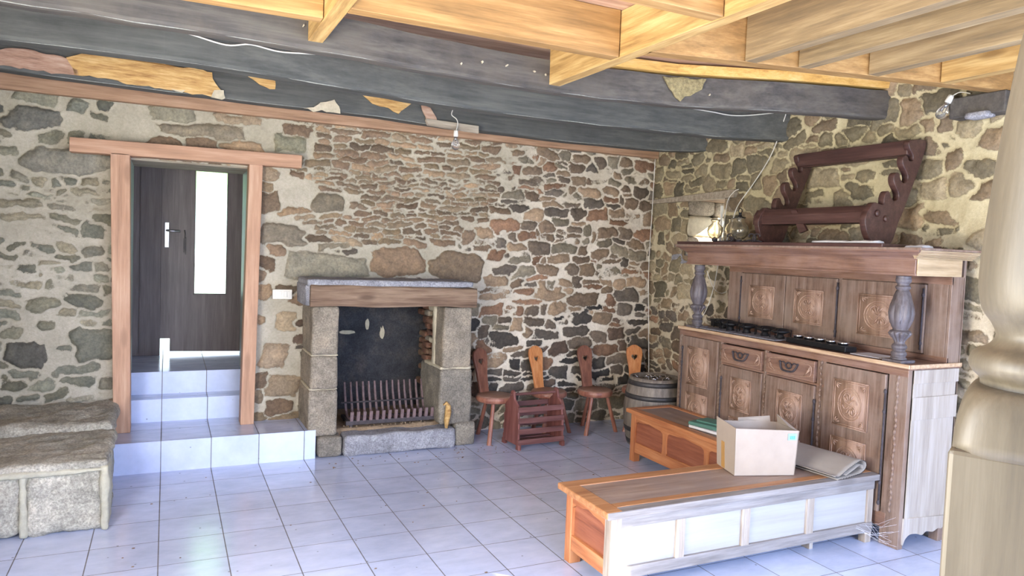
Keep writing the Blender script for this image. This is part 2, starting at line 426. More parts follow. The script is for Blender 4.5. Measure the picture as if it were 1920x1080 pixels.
# ------------------------------------------------------------------ rubble masonry walls
def vnoise(x, y, seed):
    xi = np.floor(x).astype(int); yi = np.floor(y).astype(int); fx = x-xi; fy = y-yi
    fx = fx*fx*(3-2*fx); fy = fy*fy*(3-2*fy)
    def h(a, b):
        q = (a*374761393+b*668265263+seed*1442695041) & 0xffffffff
        q = ((q ^ (q >> 13))*1274126177) & 0xffffffff
        return ((q ^ (q >> 16)) & 0xffff)/65535.0
    return (h(xi, yi)*(1-fx)+h(xi+1, yi)*fx)*(1-fy)+(h(xi, yi+1)*(1-fx)+h(xi+1, yi+1)*fx)*fy-.5
def fbm(x, y, sc, seed, o=4):
    t = 0; a = 1
    for k in range(o): t = t+a*vnoise(x*sc, y*sc, seed+k*17); a *= .5; sc *= 2.03
    return t

def rubble(rng, u0, u1, v0, v1, hr, ar, jit, tones, split=.15):
    out = []; v = v0
    while v < v1:
        rh = rng.uniform(*hr); u = u0-rng.uniform(0, .15)
        while u < u1:
            wd = rh*rng.uniform(*ar)
            parts = [(v+rh/2, rh)]
            if rng.random() < split and rh > .07: k = rng.uniform(.35, .65); parts = [(v+rh*k/2, rh*k), (v+rh*(k+1)/2, rh*(1-k))]
            for cv, hh in parts:
                sh = rng.uniform(.86, 1.12)
                out.append(dict(u=u+wd/2+rng.uniform(-jit, jit)*rh*.4, v=cv+rng.uniform(-jit, jit)*rh*.45, hx=wd/2*rng.uniform(.9, 1.08), hz=hh/2*sh,
                                c=rng.choice(tones), k=rng.uniform(.72, 1.25), rot=rng.uniform(-.10, .10)*(1+jit), p=rng.uniform(2.3, 4.5), b=rng.uniform(.6, 1.3)))
            u += wd
        v += rh
    return out

def stone_wall(name, u0, u1, v0, v1, step, holes, stones, mapping, gapf, jointf, warp=.022, seed=3, base=None):
    nu = int(round((u1-u0)/step)); nv = int(round((v1-v0)/step))
    U, V = np.meshgrid(np.linspace(u0, u1, nu+1), np.linspace(v0, v1, nv+1), indexing='ij')
    WU = U+warp*2*fbm(U, V, 6, seed)+warp*.75*fbm(U, V, 24, seed+5, 3); WV = V+warp*1.3*fbm(U, V, 7, seed+11)+warp*.6*fbm(U, V, 26, seed+7, 3)
    d1 = np.full(U.shape, 9.); d2 = np.full(U.shape, 9.); idx = np.zeros(U.shape, int)
    for i, s in enumerate(stones):
        R = max(s['hx'], s['hz'])*1.9+.05
        a0 = max(0, int((s['u']-R-u0)/step)); a1 = min(nu+1, int((s['u']+R-u0)/step)+1); b0 = max(0, int((s['v']-R-v0)/step)); b1 = min(nv+1, int((s['v']+R-v0)/step)+1)
        if a0 >= a1 or b0 >= b1: continue
        x = WU[a0:a1, b0:b1]-s['u']; y = WV[a0:a1, b0:b1]-s['v']; cr, sr = cos(s['rot']), sin(s['rot'])
        x, y = x*cr+y*sr, -x*sr+y*cr
        hx, hz = s['hx'], s['hz']; rs = random.Random(int(s['u']*7919+s['v']*104729)); d = None
        pl = [(rs.uniform(-.22, .22), hx), (pi+rs.uniform(-.22, .22), hx), (pi/2+rs.uniform(-.10, .10), hz), (-pi/2+rs.uniform(-.10, .10), hz)]
        L_ = math.hypot(hx, hz)
        for sx in (1, -1):
            for sz in (1, -1):
                if rs.random() < .85: pl.append((math.atan2(sz*hx, sx*hz)+rs.uniform(-.3, .3), 2*hx*hz/L_*rs.uniform(.70, 1.0)))
        for th, rr in pl:
            e = x*cos(th)+y*sin(th)-rr; d = e if d is None else np.maximum(d, e)
        A, Bq = d1[a0:a1, b0:b1], d2[a0:a1, b0:b1]
        m = d < A; Bq[...] = np.where(m, A, np.minimum(Bq, d)); idx[a0:a1, b0:b1][m] = i; A[m] = d[m]
    gap = gapf(U, V)
    s = np.minimum(-d1+.012-gap*.5, (d2-d1)*.5-gap*.5)
    bulge = np.array([q['b'] for q in stones])[idx]
    hgt = np.where(s > 0, .022*bulge*(1-np.exp(-np.maximum(s, 0)/.014)), -.006*(1-np.exp(np.minimum(s, 0)/.02)))
    hgt = hgt+.014*fbm(U, V, 12, seed+31)*(s > 0)+.010*fbm(U, V, 9, seed+41)+.012*fbm(U, V, 1.7, seed+51)
    P = mapping(U, V, hgt).reshape(-1, 3)
    ids = np.arange((nu+1)*(nv+1)).reshape(nu+1, nv+1)
    q = np.stack([ids[:-1, :-1], ids[1:, :-1], ids[1:, 1:], ids[:-1, 1:]], -1).reshape(-1, 4)
    cu = (U[:-1, :-1]+step/2).ravel(); cv = (V[:-1, :-1]+step/2).ravel(); keep = np.ones(len(cu), bool)
    for a, b, c, d in holes: keep &= ~((cu > a) & (cu < b) & (cv > c) & (cv < d))
    q = q[keep]
    me = bpy.data.meshes.new(name); me.vertices.add(len(P)); me.vertices.foreach_set('co', P.ravel())
    me.loops.add(q.size); me.loops.foreach_set('vertex_index', q.ravel())
    me.polygons.add(len(q)); me.polygons.foreach_set('loop_start', np.arange(0, q.size, 4)); me.polygons.foreach_set('loop_total', np.full(len(q), 4))
    me.update(calc_edges=True); me.validate()
    tone = np.array([(lambda q: [x['k']*1.38*(1.05, 1.0, .90)[j]*(.74*q[j]+.26*sum(q)/3) for j in range(3)])(C(x['c'])[:3]) for x in stones])[idx]
    A = np.concatenate([tone, np.clip(.5+s/.045, 0, 1)[..., None]], -1).reshape(-1, 4).astype(np.float32)
    at = me.attributes.new('stone', 'FLOAT_COLOR', 'POINT'); at.data.foreach_set('color', A.ravel())
    J = jointf(U, V); J = np.concatenate([J, np.ones(U.shape+(1,))], -1).reshape(-1, 4).astype(np.float32)
    at = me.attributes.new('joint', 'FLOAT_COLOR', 'POINT'); at.data.foreach_set('color', J.ravel())
    bm = bmesh.new(); bm.from_mesh(me)
    bmesh.ops.delete(bm, geom=[v for v in bm.verts if not v.link_faces], context='VERTS'); bm.to_mesh(me); bm.free()
    return struct(link_mesh(name, me, 'stone', None, True))

def ss(a, b, x): t = np.clip((x-a)/(b-a), 0, 1); return t*t*(3-2*t)
def lerpc(c1, c2, t): return np.array(C(c1)[:3])*(1-t[..., None])+np.array(C(c2)[:3])*t[..., None]

GREEN = ['#6b6a5c', '#77756a', '#5e6058', '#807a68', '#6f7268']
TAN = ['#7a6450', '#6c5846', '#8a7258', '#665646', '#7c6c58', '#70604a']
MIX = ['#6a5848', '#7c6854', '#5c5046', '#70685a', '#86705a', '#58504a', '#7a5a44']
DARK = ['#3c3836', '#46403c', '#57463c', '#302e30', '#5e5248', '#4e4844']
OLIVE = ['#7c725a', '#6c6450', '#867a62', '#746450', '#5e5848', '#7e6c54']
def back_wall():
    rng = random.Random(11); S = []
    def zone(u, v):
        if u < -.30: return 'L'
        if v > 2.32 and u < 1.0: return 'T'
        if u < 1.05: return 'P'
        if u < 2.75 and v > 1.68 and not (u > 2.4 and v < 1.9): return 'thin'
        return 'R'
    big = [(1.83, 1.53, .235, .125, '#7a6450'), (2.35, 1.50, .25, .135, '#6a5a4a'), (1.22, 1.47, .33, .10, '#7a766a'), (.87, 1.72, .16, .085, '#6e665a'),
           (1.20, 2.0, .13, .07, '#6a6254'), (.25, 2.47, .30, .05, '#7a7060'), (.90, 2.45, .10, .07, '#767462'), (.05, 2.60, .14, .06, '#7c7868'),
           (-.62, 2.18, .30, .09, '#74726a'), (-.83, 2.46, .17, .08, '#5e5e5a'), (-.86, .80, .12, .10, '#4c4c4a'), (-.42, .86, .16, .13, '#60625a'),
           (.82, .75, .09, .10, '#8a7864'), (.88, .50, .13, .08, '#80705c'), (.92, 1.02, .08, .07, '#94836a'), (2.0, 1.72, .0, .0, '#888888')]
    big = [b for b in big if b[2] > 0]
    for z, args in (('L', dict(hr=(.062, .125), ar=(1.2, 2.9), jit=.9, tones=GREEN)), ('T', dict(hr=(.08, .12), ar=(1.5, 3.2), jit=.8, tones=TAN)),
                    ('P', dict(hr=(.08, .15), ar=(1.0, 2.0), jit=1, tones=TAN)), ('thin', dict(hr=(.032, .062), ar=(2.2, 5.0), jit=.6, tones=TAN, split=0)),
                    ('R', dict(hr=(.078, .148), ar=(.9, 2.5), jit=.85, tones=MIX, split=.3))):
        for s in rubble(rng, -1.2, 4.8, 0, 2.95, **args):
            if zone(s['u'], s['v']) != z: continue
            if z == 'P' and rng.random() < .45: continue
            if z == 'T' and rng.random() < .35: continue
            if z == 'L' and rng.random() < .12: continue
            if any(abs(s['u']-b[0]) < b[2]+s['hx']*.6 and abs(s['v']-b[1]) < b[3]+s['hz']*.6 for b in big): continue
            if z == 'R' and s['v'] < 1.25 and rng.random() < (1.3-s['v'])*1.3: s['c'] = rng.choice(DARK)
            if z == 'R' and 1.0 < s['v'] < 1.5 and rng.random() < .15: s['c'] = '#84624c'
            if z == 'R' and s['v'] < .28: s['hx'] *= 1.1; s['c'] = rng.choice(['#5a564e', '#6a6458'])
            if z == 'L': s['hx'] *= .95; s['hz'] *= .95
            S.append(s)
    for u, v, hx, hz, c in big: S.append(dict(u=u, v=v, hx=hx, hz=hz, c=c, k=1, rot=rng.uniform(-.04, .04), p=3.6, b=1.3))
    def gap(U, V):
        g = np.full(U.shape, .016); g = np.where(U < -.2, .024, g); g = np.where((U > 2.7), .017, g); g = np.where((U > 1) & (U < 2.7) & (V > 1.68), .013, g)
        return g+.010*np.clip(fbm(U, V, 2.5, 91), -.5, 1)
    def joint(U, V):
        a = lerpc('#bab4a6', '#dbd2c4', ss(1.9, 3.1, U-.4*(V-1.2)+.3*fbm(U, V, 3, 5)))
        t = ss(1.6, 2.6, V)[..., None]*.16; a = a*(1-t)+np.array(C('#b5a376')[:3])*t
        return a
    stone_wall('wall_back', -1.12, 4.56, 0, 2.92, .0095, [(-.235, .61, -1, 2.235), (1.16, 2.2, -1, 1.22)], S, lambda U, V, h: np.stack([U, 1.735-h, V], -1), gap, joint)
def right_wall():
    rng = random.Random(5); S = []
    for s in rubble(rng, -7, 2.0, 0, 3.0, hr=(.085, .165), ar=(.8, 2.0), jit=.85, tones=OLIVE, split=.3):
        if s['u'] < -1.3 and s['v'] > 1.5 and rng.random() < .22: continue
        if s['v'] < 1.2 and s['u'] > .5: s['c'] = rng.choice(MIX)
        S.append(s)
    def gap(U, V): return .015+.014*ss(-1.0, -1.8, U)+.012*np.clip(fbm(U, V, 2.2, 33), -.5, 1)
    def joint(U, V):
        return lerpc('#d2c6b0', '#cabf9e', ss(1.2, 2.2, V))
    stone_wall('wall_right', -3.2, 1.80, 0, 2.96, .0095, [(.69, 1.18, 1.68, 2.20)], S, lambda U, V, h: np.stack([4.475-h, U, V], -1), gap, joint, seed=19)
    stone_wall('wall_right_rear', -7.0, -3.2, 0, 2.96, .04, [(-5.4, -3.8, .75, 2.25)], S, lambda U, V, h: np.stack([4.475-h, U, V], -1), gap, joint, seed=19)
def left_wall():
    rng = random.Random(9); S = rubble(rng, -7, 2.0, 0, 3.0, hr=(.08, .15), ar=(1, 2.2), jit=.9, tones=GREEN)
    S = [s for s in S if rng.random() > .25]
    gap = lambda U, V: np.full(U.shape, .03); joint = lambda U, V: lerpc('#c2bba8', '#b9b097', ss(1, 2.5, V))
    stone_wall('wall_left', -7, 1.82, 0, 2.96, .02, [(-3.35, -1.85, .7, 2.2)], S, lambda U, V, h: np.stack([-1.07+h, U, V], -1), gap, joint, seed=27)
    stone_wall('wall_rear', -1.1, 4.56, 0, 2.96, .04, [(.2, 4.2, -1, 2.5)], S+rubble(rng, 0, 5, 0, 3, hr=(.08, .15), ar=(1, 2.2), jit=.9, tones=MIX),
               lambda U, V, h: np.stack([U, -7+h, V], -1), gap, joint, seed=37)
back_wall(); right_wall(); left_wall()

# ------------------------------------------------------------------ floor, steps, passage, outdoors
def slab(name, mat, *b):
    m = MB(); m.box(*b); return struct(m.build(name, mat))
slab('floor', 'tile', -1.3, 4.7, -7.2, 2.3, -.12, 0)
slab('floor_step', 'tile', -1.02, 1.075, 1.295, 2.62, 0, .222)
slab('floor_step', 'tile', -.30, .62, 1.90, 2.62, .222, .400)
slab('floor_landing', 'tile', -.78, .84, 2.105, 3.45, .400, .580)
slab('ceiling', 'deck', -1.3, 4.7, -7.2, 1.9, 2.945, 2.98)
slab('wall_passage_left', 'render', -.72, -.66, 2.3, 3.1, .58, 2.6)
slab('wall_passage_right', 'render', .76, .80, 2.3, 3.1, .58, 2.6)
slab('wall_reveal_left', 'render', -.66, -.24, 1.76, 2.3, 0, 2.75)
slab('wall_reveal_right', 'render', .67, 1.0, 1.76, 2.3, 0, 2.75)
slab('wall_reveal_top', 'render', -.24, .67, 1.76, 2.3, 2.33, 2.75)
slab('ceiling_passage', 'render', -.72, .8, 2.3, 3.1, 2.45, 2.5)
slab('wall_outer', 'render', -2.5, -.66, 3.0, 3.12, .0, 3.1)
slab('wall_outer', 'render', .74, 3, 3.0, 3.12, .0, 3.1)
slab('wall_outer', 'render', -.66, .74, 3.0, 3.12, 2.37, 3.1)
slab('ground_outside', 'pave', -12, 14, 3.12, 30, .35, .5)
slab('ground_lawn', 'grass', -30, 40, 30, 60, .2, .45)
slab('ground_yard', 'pave', 4.9, 30, -20, 3.1, -.4, -.15)
slab('ground_rear', 'pave', -20, 20, -30, -7.2, -.4, -.12)
slab('ground_side', 'pave', -20, -1.4, -7.2, 3, -.4, -.12)
# hedge outside the passage door
bm = MB(); rg = random.Random(2)
for k in range(120):
    c = (rg.uniform(-4, 6), rg.uniform(10.2, 12.4), rg.uniform(2.9, 5.3)); bm.sphere(c, rg.uniform(.4, .9), 6)
tag(bm.build('hedge', 'grass', None, True), 'green hedge seen blurred through the ribbed door glass', 'hedge')

# steel-grey door lining, wooden door frame posts and header
def doorway():
    def P(name, mat, *b, bevel=.004):
        m = MB(); m.box(*b); return struct(m.build(name, mat, bevel=bevel))
    # slightly leaning jambs as in the old opening
    m = MB(); m.hexa([(-.315, 1.60, .222), (-.205, 1.60, .222), (-.205, 1.76, .222), (-.315, 1.76, .222), (-.35, 1.60, 2.25), (-.225, 1.60, 2.25), (-.225, 1.76, 2.25), (-.35, 1.76, 2.25)])
    struct(m.build('trim_1', 'frame', bevel=.004))
    m = MB(); m.hexa([(.555, 1.62, .222), (.655, 1.62, .222), (.655, 1.76, .222), (.555, 1.76, .222), (.585, 1.62, 2.25), (.685, 1.62, 2.25), (.685, 1.76, 2.25), (.585, 1.76, 2.25)])
    struct(m.build('trim_2', 'frame', bevel=.004))
    m = MB(); m.hexa([(-.60, 1.60, 2.235), (.975, 1.60, 2.25), (.975, 1.72, 2.25), (-.60, 1.72, 2.235), (-.60, 1.60, 2.335), (.975, 1.60, 2.35), (.975, 1.72, 2.35), (-.60, 1.72, 2.335)])
    struct(m.build('trim_3', 'frameX', bevel=.004))
    P('trim_4', 'greywood', -.27, -.225, 1.76, 2.30, .222, 2.30); P('trim_5', 'greywood', .60, .66, 1.76, 2.30, .222, 2.30); P('trim_6', 'plank_pale', -.27, .66, 1.77, 2.30, 2.225, 2.30)
doorway()
def passage_door():
    d = thing('door_1', None, None, (-.03, 3.03, .58)); d['kind'] = 'structure'
    x0, x1 = -.03, .735
    leaf = [(x0, .735), (x0+.085, .735), (x0+.085, .615), (x1, .60), (x1, 2.36), (x0, 2.36)]
    hole = [(.253, 1.15), (.253, 2.285), (.53, 2.285), (.53, 1.15)]
    me = outline_mesh(leaf, [hole], .045, F3((1, 0, 0), (0, 0, 1), (0, -1, 0), (0, 3.03, 0)))
    link_mesh('door_leaf', me, 'door', d)
    B('fixed_panel', 'door', d, -.66, -.026, 3.0, 3.05, .58, 2.36)
    for x in (-.50, -.35, -.20): B('panel_batten', 'door', d, x, x+.012, 2.988, 3.0, .60, 2.36)
    B('glass_pane', 'reed', d, .253, .53, 3.028, 3.036, 1.15, 2.285, 0)
    for a in ((.245, .257, 1.14, 2.295), (.526, .538, 1.14, 2.295), (.245, .538, 1.14, 1.152), (.245, .538, 2.283, 2.295)):
        B('glazing_bead', 'door', d, a[0], a[1], 2.998, 3.008, a[2], a[3], .001)
    h = thing('door_handle', None, None, (.02-(-.03), 2.99-3.03, 1.70-.58)); h.parent = d
    m = MB(); m.box(.0, .04, 2.996, 3.006, 1.57, 1.80); m.build('back_plate', 'chrome', h, bevel=.004)
    m = MB(); m.tube([(.02, 3.0, 1.725), (.02, 2.955, 1.725), (.035, 2.945, 1.724), (.13, 2.945, 1.72)], .009, 10); m.build('lever', 'chrome', h, True)
    m = MB(); m.tube([(.165, 2.985, 1.735), (.172, 2.975, 1.70), (.17, 2.975, 1.66)], .004, 6); m.box(.158, .166, 2.982, 2.986, 1.53, 1.66); m.box(.174, .182, 2.985, 2.989, 1.51, 1.67); m.build('keys', 'hoop', h)
passage_door()
# small window niche in the right wall with old timber lintel
def niche():
    rg = random.Random(4)
    n = thing('window_1', None, None, (4.5, .93, 1.68)); n['kind'] = 'structure'
    for k, (z0, z1, mt) in enumerate(((1.64, 1.86, 'granite_warm'), (1.86, 2.06, 'mortar'), (2.06, 2.22, 'granite_warm'))):
        rock('reveal_stone', mt, n, 4.47, 4.80, 1.165, 1.40, z0, z1, .05, .012, k+3); rock('reveal_stone', mt, n, 4.78, 5.08, 1.175, 1.40, z0, z1, .05, .012, k+8)
        rock('reveal_stone', mt, n, 4.47, 5.08, .48, .70, z0, z1, .04, .012, k+5)
    B('sill_stone', 'granite_grey', n, 4.47, 5.08, .5, 1.4, 1.60, 1.69); B('head_board', 'mantel', n, 4.50, 5.08, .5, 1.4, 2.20, 2.27)
    m = MB()
    for a in ((.68, .71), (1.15, 1.18)): m.box(4.98, 5.02, a[0], a[1], 1.69, 2.20)
    m.box(4.98, 5.02, .68, 1.18, 1.69, 1.72); m.box(4.98, 5.02, .68, 1.18, 2.17, 2.20); m.build('window_frame', 'white', n)
    m = MB(); m.hexa([(4.42, .53, 2.195), (4.50, .53, 2.195), (4.50, 1.77, 2.185), (4.42, 1.77, 2.185), (4.42, .53, 2.265), (4.50, .53, 2.265), (4.50, 1.77, 2.225), (4.42, 1.77, 2.225)])
    m.build('lintel', 'plank_pale', n, bevel=.006)
    B('edge_lath', 'white', n, 4.43, 4.45, .68, .70, 1.76, 2.13)
niche()
slab('wall_right_outer', 'render', 4.56, 5.08, -3.8, .5, -.1, 3.0); slab('wall_right_outer', 'render', 4.56, 5.08, -7, -5.4, -.1, 3.0); slab('wall_right_outer', 'render', 4.56, 5.08, -5.4, -3.8, -.1, .75); slab('wall_right_outer', 'render', 4.56, 5.08, -5.4, -3.8, 2.25, 3.0); slab('wall_right_outer', 'render', 4.56, 5.08, 1.38, 2.4, -.1, 3.0)
slab('wall_right_outer', 'render', 4.56, 5.08, .5, 1.38, -.1, 1.60); slab('wall_right_outer', 'render', 4.56, 5.08, .5, 1.38, 2.27, 3.0)

# ------------------------------------------------------------------ ceiling timber
def old_beam(name, mat, pts, depth, ztop, label, seed):
    """pts: (x, front y, bottom z)"""
    P = spline([Vector(p) for p in pts], 5); rings = []
    for p in P:
        j = .010*mn.noise(Vector((p.x*1.5, seed, 0))); k = .008*mn.noise(Vector((p.x*5, seed, 3)))
        y0, z0 = p.y+j, p.z+k; y1 = y0+depth; zt = ztop+k; r = .022
        y1 = y0; y0 = y0-depth
        rings.append([(p.x, y0, zt), (p.x, y0, (z0+zt)/2), (p.x, y0, z0+r), (p.x, y0+r*.3, z0+r*.3), (p.x, y0+r, z0), (p.x, y1-r*.5, z0), (p.x, y1, z0+r*.5), (p.x, y1, zt)])
    m = MB(); m.loft(rings); o = m.build(name, mat, None)
    m = MB(); m.tube([(p[4][0], p[4][1]-.008+.004*mn.noise(Vector((p[4][0]*9, seed, 4))), p[4][2]+.006+.006*mn.noise(Vector((p[4][0]*14, seed, 8)))) for p in rings], [.003+.002*abs(mn.noise(Vector((i*.7, seed, 2)))) for i in range(len(rings))], 6)
    m.build('dusty_edge', 'dusty', o, True)
    return tag(o, label, 'beam')
bC = old_beam('ceiling_beam', 'beamC', [(-1.05, -.36, 2.66), (-.13, -.36, 2.66), (.66, -.332, 2.66), (1.37, -.25, 2.66), (2.2, -.19, 2.66), (3.03, -.31, 2.66), (3.79, -.60, 2.66), (4.50, -.80, 2.66)], .10, 2.85,
              'blackened old beam nearest the viewer, with new yellow joists butting against it', 1)
bB = old_beam('ceiling_beam', 'beam', [(-1.05, .27, 2.62), (0, .20, 2.62), (1.0, .33, 2.62), (1.7, .46, 2.62), (2.57, .47, 2.62), (3.42, .39, 2.62), (4.0, .30, 2.62), (4.50, .12, 2.62)], .13, 2.86,
              'middle one of the three blackened beams, white cable along its face', 2)
bA = old_beam('ceiling_beam', 'beam', [(-1.05, 1.13, 2.638), (.03, 1.25, 2.638), (1.2, 1.27, 2.638), (2.67, 1.40, 2.638), (4.0, 1.33, 2.638), (4.50, 1.08, 2.638)], .13, 2.88,
              'blackened beam closest to the fireplace wall, flaking to bare yellow wood', 3)
def fronty(pts, x):
    for a, b in zip(pts[:-1], pts[1:]):
        if a[0] <= x <= b[0]: return a[1]+(b[1]-a[1])*(x-a[0])/(b[0]-a[0])
    return pts[-1][1]
PA = [(x, y-.13) for x, y in [(-1.05, 1.13), (.03, 1.25), (1.2, 1.27), (2.67, 1.40), (4.0, 1.33), (4.5, 1.08)]]
PC = [(-1.05, -.36), (-.13, -.36), (.66, -.332), (1.37, -.25), (2.2, -.19), (3.03, -.31), (3.79, -.60), (4.5, -.80)]; PC = [(x, y-.10) for x, y in PC]
def patch(name, mat, parent, poly, base, off=.014, seed=0, zoff=0):
    """thin irregular flake lying on a beam's face"""
    pts = []
    for i, (a, b) in enumerate(zip(poly, poly[1:]+poly[:1])):
        n = max(2, int(math.dist(a, b)/.03))
        for k in range(n):
            t = k/n; x = a[0]+(b[0]-a[0])*t; z = a[1]+(b[1]-a[1])*t
            pts.append((x+.022*mn.noise(Vector((x*16, z*16, seed))), z+.016*mn.noise(Vector((x*16, z*16, seed+9)))+.008*mn.noise(Vector((x*50, z*50, seed+3)))+zoff))
    me = outline_mesh(pts, [], .012, Matrix.Identity(4))
    bm = bmesh.new(); bm.from_mesh(me); bmesh.ops.triangulate(bm, faces=bm.faces[:])
    for v in bm.verts: x, z, t = v.co; v.co = Vector((x, fronty(base, x)-off+t, z))
    bm.to_mesh(me); bm.free()
    return link_mesh(name, me, mat, parent)
patch('bare_patch', 'bare', bA, [(-.56, 2.76), (-.42, 2.815), (-.228, 2.819), (-.035, 2.81), (.294, 2.806), (.302, 2.722), (.355, 2.673), (.286, 2.638), (.032, 2.650), (-.195, 2.654), (-.504, 2.665)], PA)
patch('bare_patch', 'redbare', bA, [(-1.03, 2.74), (-.769, 2.775), (-.56, 2.755), (-.50, 2.70), (-.504, 2.66), (-.769, 2.655), (-1.03, 2.66)], PA, seed=2)
patch('bare_patch', 'bare', bA, [(.52, 2.807), (.702, 2.801), (.703, 2.74), (.585, 2.759)], PA, seed=3)
patch('plaster_flake', 'plaster', bA, [(.894, 2.628), (1.001, 2.67), (1.118, 2.717), (1.154, 2.674), (1.152, 2.625), (1.002, 2.622)], PA, .018, 4)
patch('plaster_flake', 'plaster', bA, [(-.02, 2.665), (.04, 2.70), (.09, 2.70), (.14, 2.67), (.10, 2.645), (.02, 2.645)], PA, .022, 5)
patch('plaster_flake', 'plaster', bA, [(.28, 2.63), (.30, 2.68), (.36, 2.69), (.37, 2.64), (.33, 2.625)], PA, .022, 6)
patch('bare_patch', 'bare', bA, [(1.317, 2.794), (1.747, 2.798), (1.613, 2.682), (1.505, 2.723), (1.401, 2.731)], PA, seed=7)
patch('bare_patch', 'redbare', bA, [(1.797, 2.77), (1.885, 2.76), (1.945, 2.66), (1.86, 2.655)], PA, seed=8)
patch('lichen_patch', 'mortarstain', bC, [(2.93, 2.83), (3.20, 2.84), (3.18, 2.77), (3.05, 2.69), (2.96, 2.76)], PC, .014, 9)
rg = random.Random(33)
for k in range(7):
    x, z = rg.uniform(-.5, 3.6), rg.uniform(2.72, 2.80); a = rg.uniform(.005, .011)
    patch('plaster_flake', 'plaster', bC, [(x-a, z), (x, z+a*.8), (x+a*.8, z), (x, z-a*.9)], PC, .012, k)
m = MB(); m.hexa([(1.86, 1.17, 2.63), (2.30, 1.18, 2.605), (2.30, 1.20, 2.60), (1.86, 1.20, 2.62), (1.84, 1.17, 2.675), (2.30, 1.18, 2.665), (2.30, 1.20, 2.66), (1.84, 1.20, 2.66)])
tag(m.build('loose_board', 'plank_pale', None, bevel=.006), 'short pale board nailed under the old beam above the hanging bulb', 'board')
m = MB(); m.hexa([(-1.05, 1.655, 2.625), (4.45, 1.655, 2.635), (4.45, 1.72, 2.635), (-1.05, 1.72, 2.625), (-1.05, 1.655, 2.74), (4.45, 1.655, 2.74), (4.45, 1.72, 2.74), (-1.05, 1.72, 2.74)])
struct(m.build('trim_7', 'plate', bevel=.004))

def timber(name, mat, a, b, wd, z0, z1, label, group=None, bevel=.003):
    """plank on edge running from plan point a to b (centre line)"""
    a, b = Vector((a[0], a[1], 0)), Vector((b[0], b[1], 0)); d = (b-a).normalized(); n = Vector((-d.y, d.x, 0))*wd/2
    ps = [a-n, b-n, b+n, a+n]; m = MB(); m.hexa([(p.x, p.y, z0) for p in ps]+[(p.x, p.y, z1) for p in ps])
    return tag(m.build(name, mat, None, bevel=bevel), label, 'joist', group)
ZB, ZT = 2.70, 2.943
timber('ceiling_joist', 'joist', (2.188, -.285), (2.265, -6.9), .078, ZB, ZT, 'yellow pine trimmer running out from the black beam at picture centre')
timber('ceiling_joist', 'joist', (.70, -.435), (.717, -6.9), .075, ZB, ZT, 'yellow pine trimmer at upper left with ragged sawn end on the black beam')
timber('ceiling_joist', 'joistX', (.74, -1.03), (2.15, -1.02), .075, ZB, ZT, 'wide knotty pine board spanning between the two yellow trimmers')
timber('ceiling_joist', 'joistX', (-1.02, -.79), (.66, -.82), .075, ZB, ZT, 'pine board at top left ending at the ragged trimmer')
timber('ceiling_joist', 'joistX', (.755, -1.82), (2.16, -1.80), .075, ZB, ZT, 'pale pine board at the top edge, closest above the viewer')
timber('ceiling_joist', 'joistX', (2.23, -1.19), (4.44, -1.67), .085, ZB, ZT, 'long pine header carrying the ends of the parallel joists at right')
def skew(x): return -1.19-(x-2.23)*.2172-.045
for k, (x, mt, lb) in enumerate(((2.775, 'joistgrey', 'first grey-brown joist right of the central trimmer'), (3.085, 'joistgrey', 'second joist right of the central trimmer, bright lower edge'),
                                 (3.51, 'joistgrey', 'third joist right of the central trimmer'), (3.97, 'joist', 'short yellow joist at far right beside the turned post'))):
    timber('ceiling_joist', mt, (x, skew(x)), (x, -6.9), .075, ZB, ZT, lb)
for x in (-.1, 1.45): timber('ceiling_joist', 'joist', (x, -1.87 if x > 1 else -.87), (x, -6.9), .07, ZB+.02, ZT, 'pine joist overhead behind the viewer', 'joists overhead')
m = MB(); Q = [(2.25, -.30), (3.03, -.41), (3.79, -.70), (4.45, -.89)]
m.loft([[(x, y-.005, 2.866), (x, y-.005, 2.928), (x, y+.07, 2.928), (x, y+.07, 2.866)] for x, y in Q])
tag(m.build('ledger_board', 'ledger', None, bevel=.003), 'orange pine batten laid on top of the nearest black beam', 'board')
m = MB(); m.box(4.36, 4.52, -1.72, -1.385, 2.575, 2.70)
tag(m.build('beam_stub', 'beamC', None, bevel=.008), 'dark sawn beam stub set in the wall by the right-hand bulb', 'beam')
rock('wedge_stone', 'granite_grey', None, 4.33, 4.42, -1.64, -1.50, 2.555, 2.595, .015, .006, 3); tag(bpy.data.objects['wedge_stone'], 'flat grey stone chip wedged below the dark beam stub', 'stone')

# ------------------------------------------------------------------ bulbs and cables
def bulb(loc, dirv, label, cord=None, r=.032):
    t = thing('light_bulb', label, 'light bulb', loc)
    q = Vector((0, 0, -1)).rotation_difference(Vector(dirv)).to_matrix().to_4x4()
    def put(m): 
        for v in m.bm.verts: v.co = q @ v.co
        return m
    m = MB(); m.lathe([(.002, 0), (.016, -.002), (.018, -.02), (.019, -.045), (.014, -.05), (.002, -.051)], n=20); put(m).build('socket', 'white', t, True, world=False)
    m = MB(); m.lathe([(.013, -.05), (.014, -.062), (.022, -.078), (.031, -.10), (.034, -.12), (.030, -.14), (.018, -.152), (.001, -.156)], n=24); put(m).build('glass_bulb', 'clear', t, True, world=False)
    m = MB(); m.tube([(-.008, 0, -.07), (-.012, 0, -.11), (0, 0, -.115), (.012, 0, -.11), (.008, 0, -.07)], .0015, 5); m.lathe([(.001, -.05), (.012, -.052), (.004, -.085), (.001, -.09)], n=10); put(m).build('filament', 'steel', t, True, world=False)
    if cord:
        m = MB(); m.tube([Vector(p) for p in spline(cord, 5)], .0035, 6); m.build('cord', 'cable', t, True)
    return t
